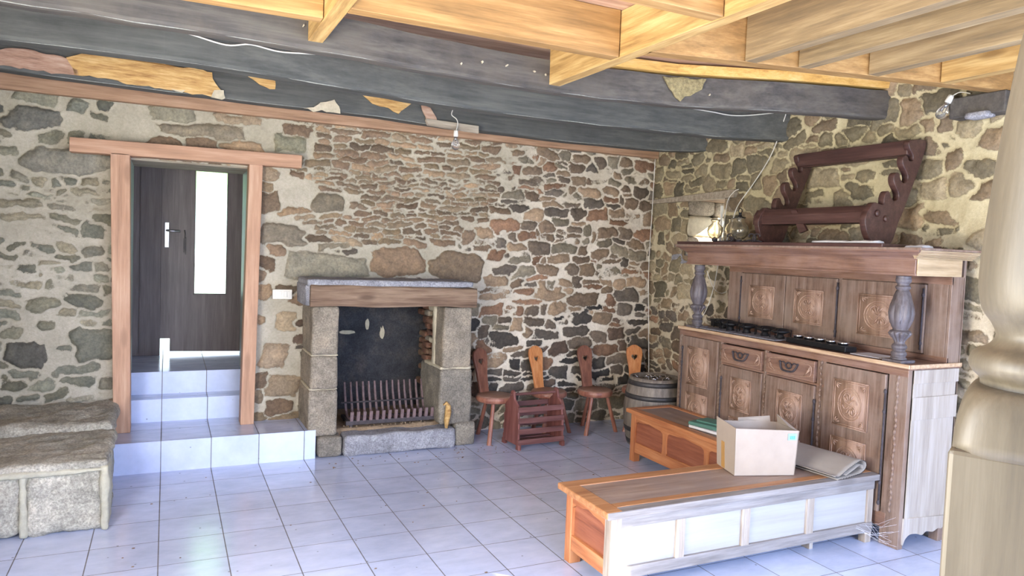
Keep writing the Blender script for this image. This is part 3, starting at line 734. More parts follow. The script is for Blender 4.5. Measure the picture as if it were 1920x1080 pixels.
bulb((2.085, 1.14, 2.60), (0, 0, -1), 'bare clear bulb hanging below the board above the fireplace', [(2.085, 1.14, 2.595), (2.10, 1.145, 2.65), (2.09, 1.15, 2.69), (2.05, 1.155, 2.72), (2.06, 1.165, 2.76)])
bulb((4.36, -1.395, 2.72), (-.30, .25, -.9), 'bare clear bulb hanging askew at top right of the stone wall', [(4.36, -1.40, 2.715), (4.40, -1.42, 2.74), (4.44, -1.46, 2.73)])
def cable(pts, label, r=.0045):
    m = MB(); m.tube(spline(pts, 6), r, 6); return tag(m.build('cable', 'cable', None, True), label, 'cable')
cable([(-.25, .03, 2.80), (-.054, .045, 2.788), (.108, .05, 2.77), (.304, .065, 2.742), (.433, .08, 2.768), (.597, .12, 2.762), (.806, .15, 2.785), (1.2, .20, 2.82)], 'white cable sagging along the middle beam at upper left')
cable([(3.0, .27, 2.80), (3.45, .23, 2.815), (3.787, .17, 2.80), (4.03, .12, 2.785), (4.30, .02, 2.82), (4.40, -.02, 2.84), (4.43, .03, 2.75), (4.42, .12, 2.52), (4.42, .29, 2.31), (4.41, .46, 2.12), (4.41, .52, 1.97), (4.42, .60, 1.78)], 'white cable dropping from the beam end past the small window', .004)
cable([(4.42, .47, 2.26), (4.42, .53, 2.24), (4.42, .60, 2.16), (4.42, .63, 1.95), (4.42, .62, 1.75)], 'short cable hanging below the right end of the window lintel', .004)
cable([(4.41, 1.66, 2.63), (4.41, 1.67, 2.1), (4.41, 1.68, 1.55), (4.41, 1.64, 1.0), (4.41, 1.60, .55), (4.42, 1.6, .1)], 'thin pale cable running down the room corner', .004)
cable([(4.42, .66, 1.66), (4.42, .68, 1.59), (4.42, .72, 1.40), (4.42, .80, 1.20), (4.42, .88, 1.10)], 'white cable curving down behind the cabinet left post', .004)
cable([(4.42, .55, 1.38), (4.42, .62, 1.36), (4.42, .72, 1.40), (4.42, .82, 1.55)], 'pale cable looping under the cornice behind the cabinet', .003)
def switch():
    t = thing('light_switch', 'white double light switch between doorway and fireplace', 'light switch', (.86, 1.70, 1.245))
    B('back_plate', 'white', t, .785, .935, 1.685, 1.72, 1.205, 1.282, .004)
    B('rocker', 'white', t, .800, .855, 1.676, 1.690, 1.220, 1.268, .003); B('rocker', 'white', t, .870, .893, 1.676, 1.690, 1.220, 1.268, .003); B('rocker', 'white', t, .897, .920, 1.676, 1.690, 1.220, 1.268, .003)
switch()

# ------------------------------------------------------------------ stone bench on the left
def stone_bench():
    t = thing('stone_bench', 'rough built-in stone bench in the left corner beside the steps', 'bench', (-.65, 1.0, 0))
    rock('front_block', 'benchstone', t, -1.03, -.67, .27, .80, .0, .355, .06, .026, 1)
    rock('front_block', 'benchstone', t, -.66, -.275, .275, .80, .0, .36, .05, .026, 2)
    rock('side_block', 'benchstone', t, -.72, -.29, .78, 1.30, 0, .36, .05, .014, 3); rock('side_block', 'benchstone', t, -1.03, -.30, 1.22, 1.69, .0, .37, .04, .014, 6)
    rock('top_slab', 'benchstone', t, -1.03, -.262, .262, .98, .345, .405, .04, .020, 4, step=.02)
    rock('top_slab', 'benchstone', t, -1.03, -.28, .96, 1.69, .35, .455, .05, .024, 5, step=.02)
    rock('mortar_band', 'mortargrey', t, -.30, -.262, .262, .60, 0.0, .37, .014, .016, 7, step=.012)
    rock('mortar_band', 'mortargrey', t, -1.03, -.27, .262, .30, .340, .365, .012, .012, 8, step=.010); rock('mortar_band', 'mortargrey', t, -.685, -.645, .268, .32, 0, .35, .014, .016, 9, step=.012)
stone_bench()

# ------------------------------------------------------------------ fireplace
def fireplace():
    t = thing('fireplace', 'open granite fireplace with thick oak mantel beam and sooty back', 'fireplace', (1.70, 1.5, 0))
    L = [(1.03, 1.235, .80, 1.178, 'granite_warm'), (1.025, 1.235, .535, .795, 'granite_warm'), (1.015, 1.24, .165, .53, 'granite_warm')]
    for k, (a, b, z0, z1, mt) in enumerate(L): rock('jamb_stone', mt, t, a, b, 1.30, 1.80, z0, z1, .022, .007, k+11)
    rock('jamb_stone', 'granite_warm', t, 2.10, 2.355, 1.30, 1.54, .66, 1.175, .025, .008, 21); rock('jamb_stone', 'granite', t, 2.085, 2.375, 1.30, 1.85, .185, .655, .03, .010, 22)
    rock('base_stone', 'granite', t, 1.09, 1.285, 1.27, 1.60, 0, .165, .03, .010, 23); rock('base_stone', 'granite', t, 2.225, 2.41, 1.29, 1.60, 0, .20, .022, .008, 24)
    rock('kerb_stone', 'granite_grey', t, 1.293, 2.215, 1.255, 1.52, 0, .165, .022, .012, 25)
    rock('joint_mortar', 'mortar', t, 1.03, 1.24, 1.32, 1.75, .788, .806, .008, .004, 26); rock('joint_mortar', 'mortar', t, 1.02, 1.24, 1.32, 1.75, .524, .541, .008, .004, 27)
    rock('joint_mortar', 'mortar', t, 2.09, 2.36, 1.32, 1.75, .645, .672, .01, .005, 28); rock('joint_mortar', 'mortar', t, 2.092, 2.13, 1.50, 1.58, .64, 1.17, .012, .012, 29)
    # hearth bed and sooty chamber
    rock('hearth_bed', 'ash', t, 1.18, 2.25, 1.42, 2.30, .02, .185, .01, .008, 30, step=.03)
    rock('back_stone', 'soot', t, 1.10, 2.30, 2.12, 2.36, .10, 1.45, .02, .022, 31, step=.03)
    rock('side_stone', 'soot', t, 1.02, 1.22, 1.76, 2.20, .10, 1.45, .03, .015, 32, step=.03); rock('side_stone', 'soot', t, 2.19, 2.36, 1.76, 2.20, .62, 1.45, .03, .02, 33, step=.03)
    rock('side_stone', 'soot', t, 2.20, 2.36, 1.84, 2.20, .10, .64, .03, .02, 36, step=.03)
    rg = random.Random(8)
    for k in range(11):
        z = .42+k*.062; y = rg.uniform(1.80, 2.02); rock('side_brick', rg.choice(['brickred', 'soot', 'granite_warm', 'brickred']), t, 2.13+rg.uniform(-.03, .02), 2.26, y, y+rg.uniform(.10, .22), z, z+.052, .016, .008, 40+k, step=.016)
    for k in range(9):
        z = .66+k*.057
        for y in (1.56, 1.72):
            q = y+rg.uniform(-.01, .02); rock('side_brick', rg.choice(['brickred', 'granite_warm', 'mortar', 'brickred', 'brickred']), t, 2.105+rg.uniform(-.02, .035), 2.34, q, q+rg.uniform(.12, .16), z, z+.050, .014, .009, 60+k, step=.016)
    rock('flue_stone', 'soot', t, 1.10, 2.30, 1.80, 2.30, 1.30, 1.50, .02, .01, 34, step=.04); rock('lintel_stone', 'soot', t, 1.10, 2.30, 1.60, 1.80, 1.17, 1.36, .02, .01, 35, step=.03)
    for k, (x, z, a, b) in enumerate(((1.48, .88, .07, .018), (1.66, .95, .018, .05), (1.80, .87, .022, .055))):
        pts = [(x+a*cos(q)*(1+.4*mn.noise(Vector((q*2, k, 0)))), z+b*sin(q)*(1+.5*mn.noise(Vector((q*2, k, 5))))) for q in [2*pi*i/14 for i in range(14)]]
        link_mesh('bare_spot', outline_mesh(pts, [], .01, F3((1, 0, 0), (0, 0, 1), (0, -1, 0), (0, 2.105, 0))), 'plaster', t)
    # mantel beam
    m = MB(); rings = []
    for i in range(29):
        x = 1.008+i*(2.378-1.008)/28; a = .004*mn.noise(Vector((x*5, 1, 2))); b = .006*mn.noise(Vector((x*4, 7, 2)))
        zb = 1.178+.006*sin(i*.4)+b; zt = 1.352-.02*i/28+a
        rings.append([(x, 1.275+a, zb), (x, 1.268+b, zb+.09), (x, 1.275+a, zt-.012), (x, 1.29, zt), (x, 1.66, zt), (x, 1.66, zb)])
    m.loft(rings); m.build('mantel_beam', 'mantel', t, bevel=.004)
    rock('shelf_stone', 'granite_grey', t, .985, 2.345, 1.285, 1.74, 1.338, 1.388, .008, .006, 50, step=.02)
    rock('shelf_stone', 'granite_grey', t, .978, 1.022, 1.31, 1.74, 1.185, 1.345, .010, .006, 51, step=.02)
fireplace()
def grate():
    t = thing('fire_grate', 'cast iron fire grate of tall back bars standing in the hearth', 'fire grate', (1.74, 1.55, .18))
    for k in range(15):
        x = 1.385+k*.0525; m = MB()
        jx = .004*((k*7) % 3-1)
        m.tube([(x+.015, 1.80+jx, .49), (x+.015, 1.775+jx, .40), (x+.012, 1.70, .262), (x+.006, 1.62, .232), (x, 1.50, .228)], [.008, .010, .011, .011, .011], 6)
        m.build('back_bar', 'rustbar', t, False)
        m = MB(); m.box(x-.013, x+.013, 1.435, 1.455, .235, .315, Matrix.Translation((x, 1.44, .235)) @ Matrix.Rotation(.18, 4, 'X') @ Matrix.Translation((-x, -1.44, -.235))); m.build('front_bar', 'rustbar', t, bevel=.003)
    m = MB(); m.box(1.34, 2.16, 1.435, 1.475, .205, .24); m.box(1.36, 2.14, 1.60, 1.63, .20, .235); m.box(1.36, 1.39, 1.44, 1.72, .205, .235); m.box(2.11, 2.14, 1.44, 1.72, .205, .235)
    for x in (1.37, 2.10):
        for y in (1.45, 1.66): m.box(x, x+.025, y, y+.025, .175, .21)
    m.build('base_frame', 'iron', t, bevel=.003)
    m = MB(); m.tube([(1.36, 1.72, .33), (2.14, 1.72, .33)], .008, 6); m.build('cross_bar', 'iron', t)
grate()
def log_piece():
    m = MB(); m.tube([(2.135, 1.270, .168), (2.140, 1.268, .23), (2.150, 1.272, .30), (2.150, 1.274, .35), (2.130, 1.272, .378), (2.108, 1.272, .362)], [.012, .024, .025, .022, .016, .006], 9)
    for v in m.bm.verts: v.co += Vector((mn.noise(v.co*40), mn.noise(v.co*40+Vector((3, 3, 3))), 0))*.006
    tag(m.build('firewood_piece', 'bare', None, True), 'curled yellow splinter of firewood leaning at right end of the grate', 'firewood')
log_piece()
rg = random.Random(6)
m = MB()
for k in range(70): m.sphere((rg.uniform(1.32, 2.15), rg.uniform(1.44, 1.60), .186), rg.uniform(.004, .010), 4)
tag(m.build('cinders', 'ash', None), 'scattered cinders on the hearth bed before the grate', 'cinders', kind='stuff')

# ------------------------------------------------------------------ heart-back stools
def heart(cx, cy, s):
    out = []
    for i in range(28):
        t = 2*pi*i/28; out.append((cx+s*.0315*16*sin(t)**3/16*1.0*1.0, cy+s*.0315*(13*cos(t)-5*cos(2*t)-2*cos(3*t)-cos(4*t))/16))
    return out
def stool(loc, rz, label, backm, seatm='seatdust', rimm='chairred', legm='chairred'):
    t = thing('heart_back_stool', label, 'stool', loc, rz, 'three-legged stools along the stone wall')
    zs = .40; r = .158
    prof = [(.01, zs-.060), (r-.012, zs-.060), (r, zs-.045), (r+.003, zs-.02), (r-.004, zs-.004), (r-.014, zs), (.01, zs+.001)]
    m = MB(); m.lathe(prof, n=64, mod=lambda a, z: .006*sin(a*24+z*160) if z < zs-.002 else 0); m.build('seat', seatm, t, True, world=False)
    m = MB(); m.lathe([(r+.001, zs-.052), (r+.006, zs-.04), (r+.007, zs-.022), (r+.001, zs-.010)], n=80, mod=lambda a, z: .010*sin(a*26+z*190), caps=False); m.build('hewn_rim', rimm, t, True, world=False)
    legs = [(-.075, -.07, -.165, -.125), (.085, -.06, .185, -.10), (0, .085, .01, .205)]
    for x0, y0, x1, y1 in legs:
        m = MB(); d = Vector((x1-x0, y1-y0, -(zs-.03))); p = Vector((x1, y1, 0)); m.cyl(Vector((x0, y0, zs-.03)), p, .016, .021, 8)
        for v in m.bm.verts:
            if v.co.z < .02: v.co.z = .0
        m.build('leg', legm, t, world=False, bevel=.002)
    # back plank: narrow foot widening to a rounded head, heart cut out
    H = .435
    half = [(.050, 0), (.052, .10), (.058, .20), (.070, .28), (.080, .335), (.079, .375), (.068, .405), (.046, .418), (.030, .430), (.012, H)]
    o = half+[(-x, y) for x, y in reversed(half)]
    lean = radians(13); ex = Vector((1, 0, 0)); ey = Vector((0, sin(lean), cos(lean))); ez = ex.cross(ey)
    me = outline_mesh(o, [heart(0, .315, 1.0)], .026, F3(ex, ey, ez, Vector((0, .125, zs-.045))), .003)
    link_mesh('backrest', me, backm, t, world=False)
    return t
stool((2.63, 1.41, 0), radians(20), 'dusty red-brown stool beside the fireplace, dark back with heart hole', 'chairdark')
stool((3.20, 1.46, 0), radians(14), 'stool with bright orange heart back standing behind the slatted log rack', 'chairlight')
stool((3.66, 1.40, 0), radians(2), 'stool with dull brown back, third along from the fireplace, legs in full view', 'chairdark', 'seatdust')
stool((4.13, 1.36, 0), radians(-18), 'orange heart-back stool in the corner half hidden by the barrel', 'chairlight')
def log_rack():
    t = thing('log_rack', 'small dark red slatted log rack in front of the orange stool', 'log rack', (2.90, 1.16, 0), radians(3))
    prof = [(-.115, .035), (-.13, .05), (-.125, .20), (-.105, .36), (-.04, .41), (-.025, .47), (.0, .485), (.025, .47), (.04, .41), (.105, .36), (.125, .20), (.13, .05), (.115, .035)]
    for x in (-.215, .215):
        me = outline_mesh(prof, [], .02, F3((0, 1, 0), (0, 0, 1), (1, 0, 0), (x, 0, 0))); link_mesh('side_board', me, 'rackred', t, world=False, bevel=.002)
        
        for y in (-.15, .10): B('foot', 'rackred', t, x-.014, x+.014, y, y+.05, 0, .045, .004, False)
    for z, y in ((.335, .112), (.245, .123), (.155, .128), (.065, .130)):
        for s in (-1, 1): B('slat', 'rackslat', t, -.225, .225, min(s*y, s*(y+.012)), max(s*y, s*(y+.012)), z-.022, z+.022, .002, False)
    for y in (-.07, 0, .07): B('base_slat', 'rackslat', t, -.205, .205, y-.02, y+.02, .045, .057, .002, False)
    m = MB(); m.cyl((-.235, 0, .445), (.235, 0, .445), .012, .012, 12); m.build('carrying_rod', 'rackslat', t, world=False)
log_rack()

# ------------------------------------------------------------------ barrel
def barrel():
    t = thing('barrel', 'small grey-brown wooden barrel with iron hoops by the cabinet end', 'barrel', (3.93, .86, 0))
    H = .60
    def rad(z): return .215+.045*(1-((z-H/2)/(H/2))**2)
    m = MB(); m.lathe([(rad(H*k/20), H*k/20) for k in range(21)]+[(rad(H)-.02, H), (rad(H)-.022, H-.03), (.01, H-.03)], n=72, mod=lambda a, z: -.006*(abs(sin(a*12)) < .12)); m.build('staves', 'barrel', t, True, world=False)
    for z in (.04, .15, .44, .555):
        m = MB(); m.lathe([(rad(z-.02)+.003, z-.02), (rad(z+.02)+.003, z+.02), (rad(z+.02)-.004, z+.02), (rad(z-.02)-.004, z-.02)], n=64); 
        o = m.build('hoop', 'hoop', t, True, world=False)
    t2 = thing('metal_clips', 'small heap of shiny metal pieces on the barrel top', 'hardware', (3.93, .86, .572)); rg = random.Random(3)
    m = MB()
    for k in range(16):
        a = rg.uniform(0, 6.28); x, y = rg.uniform(-.13, .13), rg.uniform(-.11, .11)
        m.tube([(x, y, .012), (x+.03*cos(a), y+.03*sin(a), .03), (x+.06*cos(a), y+.06*sin(a), .012)], .006, 6)
    m.build('clip', 'steel', t2, True, world=False)
barrel()

# ------------------------------------------------------------------ carved ornament helpers (relief on a face looking to -X)
def relief(parent, x, y0, y1, z0, z1, mat='panel', round_=True, world=True, seed=0):
    """raised carved field: frame moulding plus scrolls, on plane x (facing -X)"""
    m = MB(); yc, zc = (y0+y1)/2, (z0+z1)/2; a, b = abs(y1-y0)/2, abs(z1-z0)/2; r = .0042
    m.box(x-.007, x+.005, yc-a, yc+a, zc-b, zc+b)
    for q in (1.0, .90): 
        pts = [(x-.008, yc+a*sy*q, zc+b*sz*(1-(1-q)*a/b)) for sy, sz in ((-1, -1), (1, -1), (1, 1), (-1, 1), (-1, -1))]
        for p0, p1 in zip(pts[:-1], pts[1:]): m.tube([p0, p1], r*.8, 6)
    k = min(a, b)*.70; ea, eb = (a*.68, b*.72) if round_ else (k, k)
    def ell(fa, fb, t0=0, t1=2*pi, n=28, cy=0, cz=0): return [(x-.008, yc+cy+fa*cos(t0+(t1-t0)*i/n), zc+cz+fb*sin(t0+(t1-t0)*i/n)) for i in range(n+1)]
    m.tube(ell(ea, eb), r, 6); m.tube(ell(ea*.82, eb*.84), r*.7, 6)
    for s in (1, -1):   # s-scrolls and leaves inside the ring
        m.tube(spline([(x-.009, yc+s*ea*c, zc+s*eb*d) for c, d in ((.0, 0), (.35, .12), (.55, .42), (.28, .66), (.0, .52), (.08, .34))], 5), [r*1.3]*16+[r*1.0]*10, 6)
        m.tube(spline([(x-.009, yc+s*ea*c, zc+s*eb*d) for c, d in ((.0, 0), (.15, -.2), (.42, -.30), (.62, -.08))], 5), r*1.1, 6)
        for q in range(4):
            an = .5+q*.42+(0 if s > 0 else pi)
            m.tube([(x-.008, yc+ea*.25*cos(an), zc+eb*.25*sin(an)), (x-.012, yc+ea*.45*cos(an+.15), zc+eb*.45*sin(an+.15)), (x-.008, yc+ea*.68*cos(an+.3), zc+eb*.68*sin(an+.3))], [r*.5, r*1.6, r*.4], 6)
    for sy in (1, -1):
        for sz in (1, -1):   # corner leaves
            cy, cz = sy*a*.84, sz*b*.86
            for q in range(3):
                dy, dz = (-sy*(.30-.09*q)*a, -sz*(.04+.10*q)*b)
                m.tube([(x-.008, yc+cy, zc+cz), (x-.011, yc+cy+dy*.6, zc+cz+dz*.6), (x-.008, yc+cy+dy, zc+cz+dz)], [r*.6, r*1.2, r*.3], 5)
    return m.build('carved_panel', mat, parent, True, world=world)

# ------------------------------------------------------------------ the big carved bar cabinet
def cabinet():
    t = thing('bar_cabinet', 'tall carved brown oak bar cabinet with cornice on two turned posts', 'cabinet', (4.1, -.53, 0))
    Y0, Y1 = -1.565, .505; FX = 3.90
    # carcass
    B('side_panel', 'ply', t, FX+.03, 4.345, Y0, Y0+.025, .16, 1.062)
    m = MB()   # pale battens on the visible end
    for z0, z1 in ((.98, 1.06), (.765, .90)): m.box(FX+.04, 4.345, Y0-.008, Y0, z0, z1)
    m.box(FX+.04, FX+.07, Y0-.006, Y0, .16, 1.06); m.build('end_batten', 'ply', t, bevel=.002)
    sk = [(FX+.03, .185), (FX+.03, .03), (FX+.05, .06), (FX+.09, .085), (FX+.15, .082), (FX+.20, .068), (FX+.235, .085), (FX+.26, .082), (FX+.30, .075), (FX+.345, .09), (FX+.375, .085), (FX+.40, .10), (FX+.445, .10), (FX+.445, .185)]
    link_mesh('end_skirt', outline_mesh(spline_2d(sk), [], .03, F3((1, 0, 0), (0, 0, 1), (0, -1, 0), (0, Y0+.005, 0))), 'ply', t)
    B('side_panel', 'cab', t, FX+.03, 4.345, Y1-.025, Y1, .0, 1.062)
    B('back_panel', 'cab', t, 4.33, 4.35, Y0, Y1, .05, 1.062)
    B('bottom_board', 'cab', t, FX+.03, 4.33, Y0+.02, Y1-.02, .15, .17)
    for y in (Y0+.005, Y1-.075): B('rear_foot', 'cab', t, 4.27, 4.34, y, y+.06, 0, .15)
    # face frame
    B('corner_stile', 'cab', t, FX, FX+.045, Y0, Y0+.125, 0, 1.062); B('corner_stile', 'cab', t, FX, FX+.045, Y1-.055, Y1, 0, 1.062)
    for a, b in ((-.022, .020), (-.485, -.445), (-.985, -.918)): B('face_stile', 'cab', t, FX, FX+.03, a, b, .17, 1.03)
    B('top_rail', 'cabX', t, FX-.002, FX+.028, Y0+.001, Y1-.001, 1.02, 1.061); B('bottom_rail', 'cabX', t, FX-.002, FX+.028, Y0+.09, Y1-.05, .10, .19)
    B('drawer_rail', 'cabX', t, FX-.001, FX+.03, -.985, .0, .852, .868)
    # ridge and chain carving on the stiles
    for yc in (-1.50, .480, 0, -.465, -.95):
        m = MB(); rings = []
        for k in range(230):   # one continuous run of linked beads
            z = .20+k*.0036; q = .0025+.0085*abs(sin(k*pi/10)); cy = yc+.003*sin(k*pi/20)
            rings.append([(FX-.001+.8*q*cos(a), cy+q*sin(a), z) for a in [2*pi*i/8 for i in range(8)]])
        m.loft(rings); m.build('chain_carving', 'cab', t, True)
    # counter
    B('counter_top', 'cabX', t, FX-.012, 4.36, Y0-.01, Y1+.012, 1.062, 1.090, .004)
    B('counter_edge', 'edge', t, FX-.016, FX-.004, Y0-.012, Y1+.014, 1.070, 1.094, .004)
    B('counter_edge', 'edge', t, FX, 4.36, Y0-.014, Y0-.004, 1.070, 1.094, .003)
    # doors
    def door(y0, y1, z0, z1, panels, hinge_y):
        d = thing('door', None, None, (FX-4.1, (y0+y1)/2+.53, z0)); d.parent = t
        B('door_leaf', 'cab', d, FX-.014, FX+.012, y0, y1, z0, z1, .004)
        for (a, b, c, e) in panels: relief(d, FX-.014, a, b, c, e)
        m = MB(); m.cyl((FX-.018, hinge_y, z0+.06), (FX-.018, hinge_y, z1-.10), .006, .006, 8)
        for z in (z0+.06, z1-.10, z0+.18, z1-.22): m.sphere((FX-.018, hinge_y, z), .010, 6, (1, 1, 1.6))
        m.build('hinge', 'iron', d, True)
    door(.022, .448, .195, 1.018, [(.112, .372, .632, .940), (.112, .366, .26, .567)], .440)
    door(-.443, -.024, .195, .850, [(-.352, -.146, .535, .775), (-.352, -.146, .26, .48)], -.035)
    door(-.914, -.487, .195, .850, [(-.822, -.605, .52, .768), (-.822, -.605, .26, .46)], -.921)
    door(-1.430, -.988, .185, 1.015, [(-1.327, -1.072, .640, .930), (-1.327, -1.072, .26, .565)], -1.436)
    def drawer(y0, y1):
        d = thing('drawer', None, None, (FX-4.1, (y0+y1)/2+.53, .93)); d.parent = t
        B('drawer_front', 'cabX', d, FX-.022, FX+.02, y0, y1, .872, 1.012, .004)
        yc = (y0+y1)/2
        m = MB()
        for s in (-1, 1):
            for k in range(3):
                m.tube([(FX-.023, yc+s*(.13+.02*k), .90+.03*k), (FX-.028, yc+s*(.155+.008*k), .925+.015*k), (FX-.023, yc+s*.18, .95+.012*k)], [.002, .005, .002], 5)
        m.tube([(FX-.023, yc+.19*cos(q)*1.0, .942+.052*(1 if sin(q) > 0 else -1)*abs(sin(q))**.4) for q in [2*pi*i/40 for i in range(41)]], .003, 5)
        m.build('drawer_carving', 'panel', d, True)
        m = MB()
        m.tube(spline([(FX-.026, yc-.075, .968), (FX-.034, yc-.066, .94), (FX-.040, yc-.045, .918), (FX-.042, yc, .913), (FX-.040, yc+.045, .918), (FX-.034, yc+.066, .94), (FX-.026, yc+.075, .968)], 4), .0065, 8)
        m.tube([(FX-.030, yc+.024*cos(q), .951+.020*sin(q)) for q in [2*pi*i/16 for i in range(17)]], .006, 6)
        for s in (-1, 1): m.tube([(FX-.028, yc+s*.022, .955), (FX-.030, yc+s*.045, .972), (FX-.026, yc+s*.075, .968)], .005, 6); m.sphere((FX-.028, yc+s*.078, .968), .009, 6)
        m.build('pull_handle', 'iron', d, True)
    drawer(-.443, -.026); drawer(-.912, -.487)
    # upper part
    HX = 4.235
    B('hutch_back', 'cab', t, 4.34, 4.36, Y0+.0, .32, 1.09, 1.75); B('hutch_side', 'cab', t, HX, 4.35, .30, .325, 1.09, 1.61); B('hutch_side', 'cab', t, HX, 4.35, Y0, Y0+.02, 1.09, 1.61)
    B('hutch_face', 'cab', t, HX+.010, HX+.03, Y0+.021, .299, 1.091, 1.606)
    for a, b in ((.172, .299), (-.79, -.762), (Y0+.021, -1.412)): B('hutch_stile', 'cab', t, HX, HX+.014, a, b, 1.09, 1.607)
    B('hutch_rail', 'cabX', t, HX-.002, HX+.013, Y0, .325, 1.56, 1.608); B('hutch_rail', 'cabX', t, HX-.002, HX+.013, Y0, .325, 1.09, 1.125)
    def hdoor(y0, y1, pan, hy):
        d = thing('door', None, None, (HX-4.1, (y0+y1)/2+.53, 1.13)); d.parent = t
        B('door_leaf', 'cab', d, HX-.014, HX+.010, y0, y1, 1.13, 1.555, .004); relief(d, HX-.014, *pan)
        m = MB(); m.cyl((HX-.018, hy, 1.15), (HX-.018, hy, 1.53), .006, .006, 8); m.sphere((HX-.018, hy, 1.19), .010, 6, (1, 1, 1.6)); m.sphere((HX-.018, hy, 1.49), .010, 6, (1, 1, 1.6)); m.build('hinge', 'iron', d, True)
    hdoor(-.292, .170, (-.195, .062, 1.215, 1.460), .165); hdoor(-.760, -.300, (-.655, -.398, 1.215, 1.460), -.768); hdoor(-1.41, -.795, (-1.26, -.945, 1.20, 1.465), -1.40)
    # cornice
    m = MB(); m.box(FX-.005, 4.30, Y0+.0, .455, 1.609, 1.715); m.build('cornice_box', 'cabX', t, bevel=.004)
    m = MB()
    prof = [(0, 1.70), (-.012, 1.712), (-.030, 1.722), (-.048, 1.735), (-.066, 1.745), (-.072, 1.752), (-.072, 1.758)]
    m.loft([[(FX-.005+d, Y0-(-d)*0.9, z), (FX-.005+d, .455-d*.8, z), (4.30, .455-d*.8, z), (4.30, Y0+d*.9, z)] for d, z in prof]); m.build('cornice_moulding', 'cabX', t)
    B('cornice_lip', 'cabX', t, FX-.012, FX+.0, Y0-.006, .46, 1.609, 1.622, .002)
    B('cornice_end', 'cornside', t, FX+.0, 4.30, Y0-.012, Y0-.002, 1.609, 1.708)
    m = MB()
    for k in range(6): m.box(FX-.03-.006*k, 4.38, Y0-.020-.010*k, Y0-.004, 1.708+.008*k, 1.7145+.008*k)
    m.build('end_moulding', 'cornside', t, bevel=.001)
    B('cornice_top', 'cab', t, FX-.078, 4.38, Y0-.078, .53, 1.756, 1.770, .003)
    B('top_plank', 'gunrack', t, FX-.082, 4.36, -1.40, .50, 1.770, 1.792, .003)
    # turned posts with leaf carving
    def post(y):
        P = [(.036, 0), (.036, .012), (.030, .016), (.034, .028), (.036, .038), (.033, .048), (.026, .055), (.032, .066), (.036, .078), (.031, .090), (.024, .098), (.024, .112), (.030, .125), (.044, .145), (.050, .160), (.047, .172), (.034, .180), (.036, .188), (.038, .192),
             (.042, .205), (.050, .24), (.053, .28), (.049, .33), (.040, .38), (.031, .41), (.026, .418), (.033, .428), (.035, .438), (.028, .446), (.026, .455), (.034, .466), (.036, .48), (.033, .492), (.034, .503)]
        def mod(a, z):
            if .125 < z < .176: return .20*abs(sin(a*6))-.12
            if .198 < z < .385: return .14*abs(sin(a*4+(.3-z)*3))*sin((z-.198)/(.385-.198)*pi)-.02
            return 0
        Q = []
        for (r0, z0), (r1, z1) in zip(P[:-1], P[1:]):
            n = 5 if z1-z0 > .02 else 2
            Q += [(r0+(r1-r0)*k/n, z0+(z1-z0)*k/n) for k in range(n)]
        Q.append(P[-1])
        p = thing('turned_post', None, None, (3.965-4.1, y+.53, 1.09)); p.parent = t
        m = MB(); m.lathe([(r*1.22, z*.99+.016) for r, z in Q], n=96, mod=mod); m.build('shaft', 'post', p, True, world=False)
        B('plinth', 'post', p, -.062, .062, -.065, .065, 0, .018, .004, False)
        m = MB()
        for q in range(4):
            an = q*pi/2+.6
            for s in range(-3, 4):
                pts = []
                for k in range(5):
                    z = .23+.13*k/4; rr = .068*(1-.12*abs(k-2)/2)*(1 if z < .33 else .9); aa = an+s*.10*(k/4)
                    pts.append((rr*cos(aa)*.97, rr*sin(aa)*.97, z))
                m.tube(pts, [.001, .003, .0035, .003, .001], 5)
        m.build('leaf_carving', 'post', p, True, world=False)
    post(.375); post(-1.445)
def spline_2d(pts):
    return [(v.x, v.y) for v in spline([(a, b, 0) for a, b in pts], 3)][:-1]
cabinet()

# ------------------------------------------------------------------ things on the cabinet
def hob():
    t = thing('gas_hob', 'row of black burners on a long dusty grey metal plate, left on counter', 'gas hob', (4.10, .02, 1.09))
    B('plate', 'granite_grey', t, 3.93, 4.19, -.50, .30, 1.092, 1.100, .003)
    for k, (x, y) in enumerate(((4.12, .24), (4.06, .09), (4.07, -.08), (4.08, -.26), (4.07, -.42))):
        b = thing('burner', None, None, (x-4.10, y-.02, .01)); b.parent = t
        m = MB(); m.lathe([(a*1.1, b_*1.25) for a, b_ in [(.012, 0), (.030, 0), (.026, .012), (.018, .022), (.045, .032), (.058, .036), (.060, .044), (.048, .050), (.036, .050), (.034, .058), (.004, .060)]], n=24); m.build('burner_cap', 'black', b, True, world=False)
        m = MB()
        for q in range(4):
            a = q*pi/2+.5; c_, s__ = cos(a), sin(a); m.tube([(.075*c_, .075*s__, 0), (.075*c_, .075*s__, .066), (.03*c_, .03*s__, .068)], .004, 4)
        m.build('pan_support', 'black', b, world=False)
hob()
B_ = thing('gas_lighter_box', 'small black box standing behind the burners by the left post', 'box', (4.17, .33, 1.10))
B('lid', 'black', B_, 4.12, 4.215, .23, .40, 1.145, 1.162, .003); B('body', 'black', B_, 4.125, 4.21, .235, .395, 1.102, 1.145, .003)
def lampbar():
    t = thing('spotlight_bar', 'black bar holding five round silver lamps lying on the counter', 'lamp', (4.02, -.82, 1.09), radians(-3))
    B('bar', 'black', t, -.05, .05, -.26, .26, .003, .038, .004, False)
    for k in range(5):
        l = thing('lamp_cup', None, None, (.02, .215-k*.098, .038)); l.parent = t
        m = MB(); m.lathe([(.030, 0), (.034, .010), (.040, .022), (.037, .022), (.028, .010), (.002, .008)], n=24); m.build('reflector', 'steel', l, True, world=False)
        m = MB(); m.sphere((0, 0, .014), .012, 8, (1, 1, .8)); m.build('lens', 'clear', l, True, world=False)
lampbar()
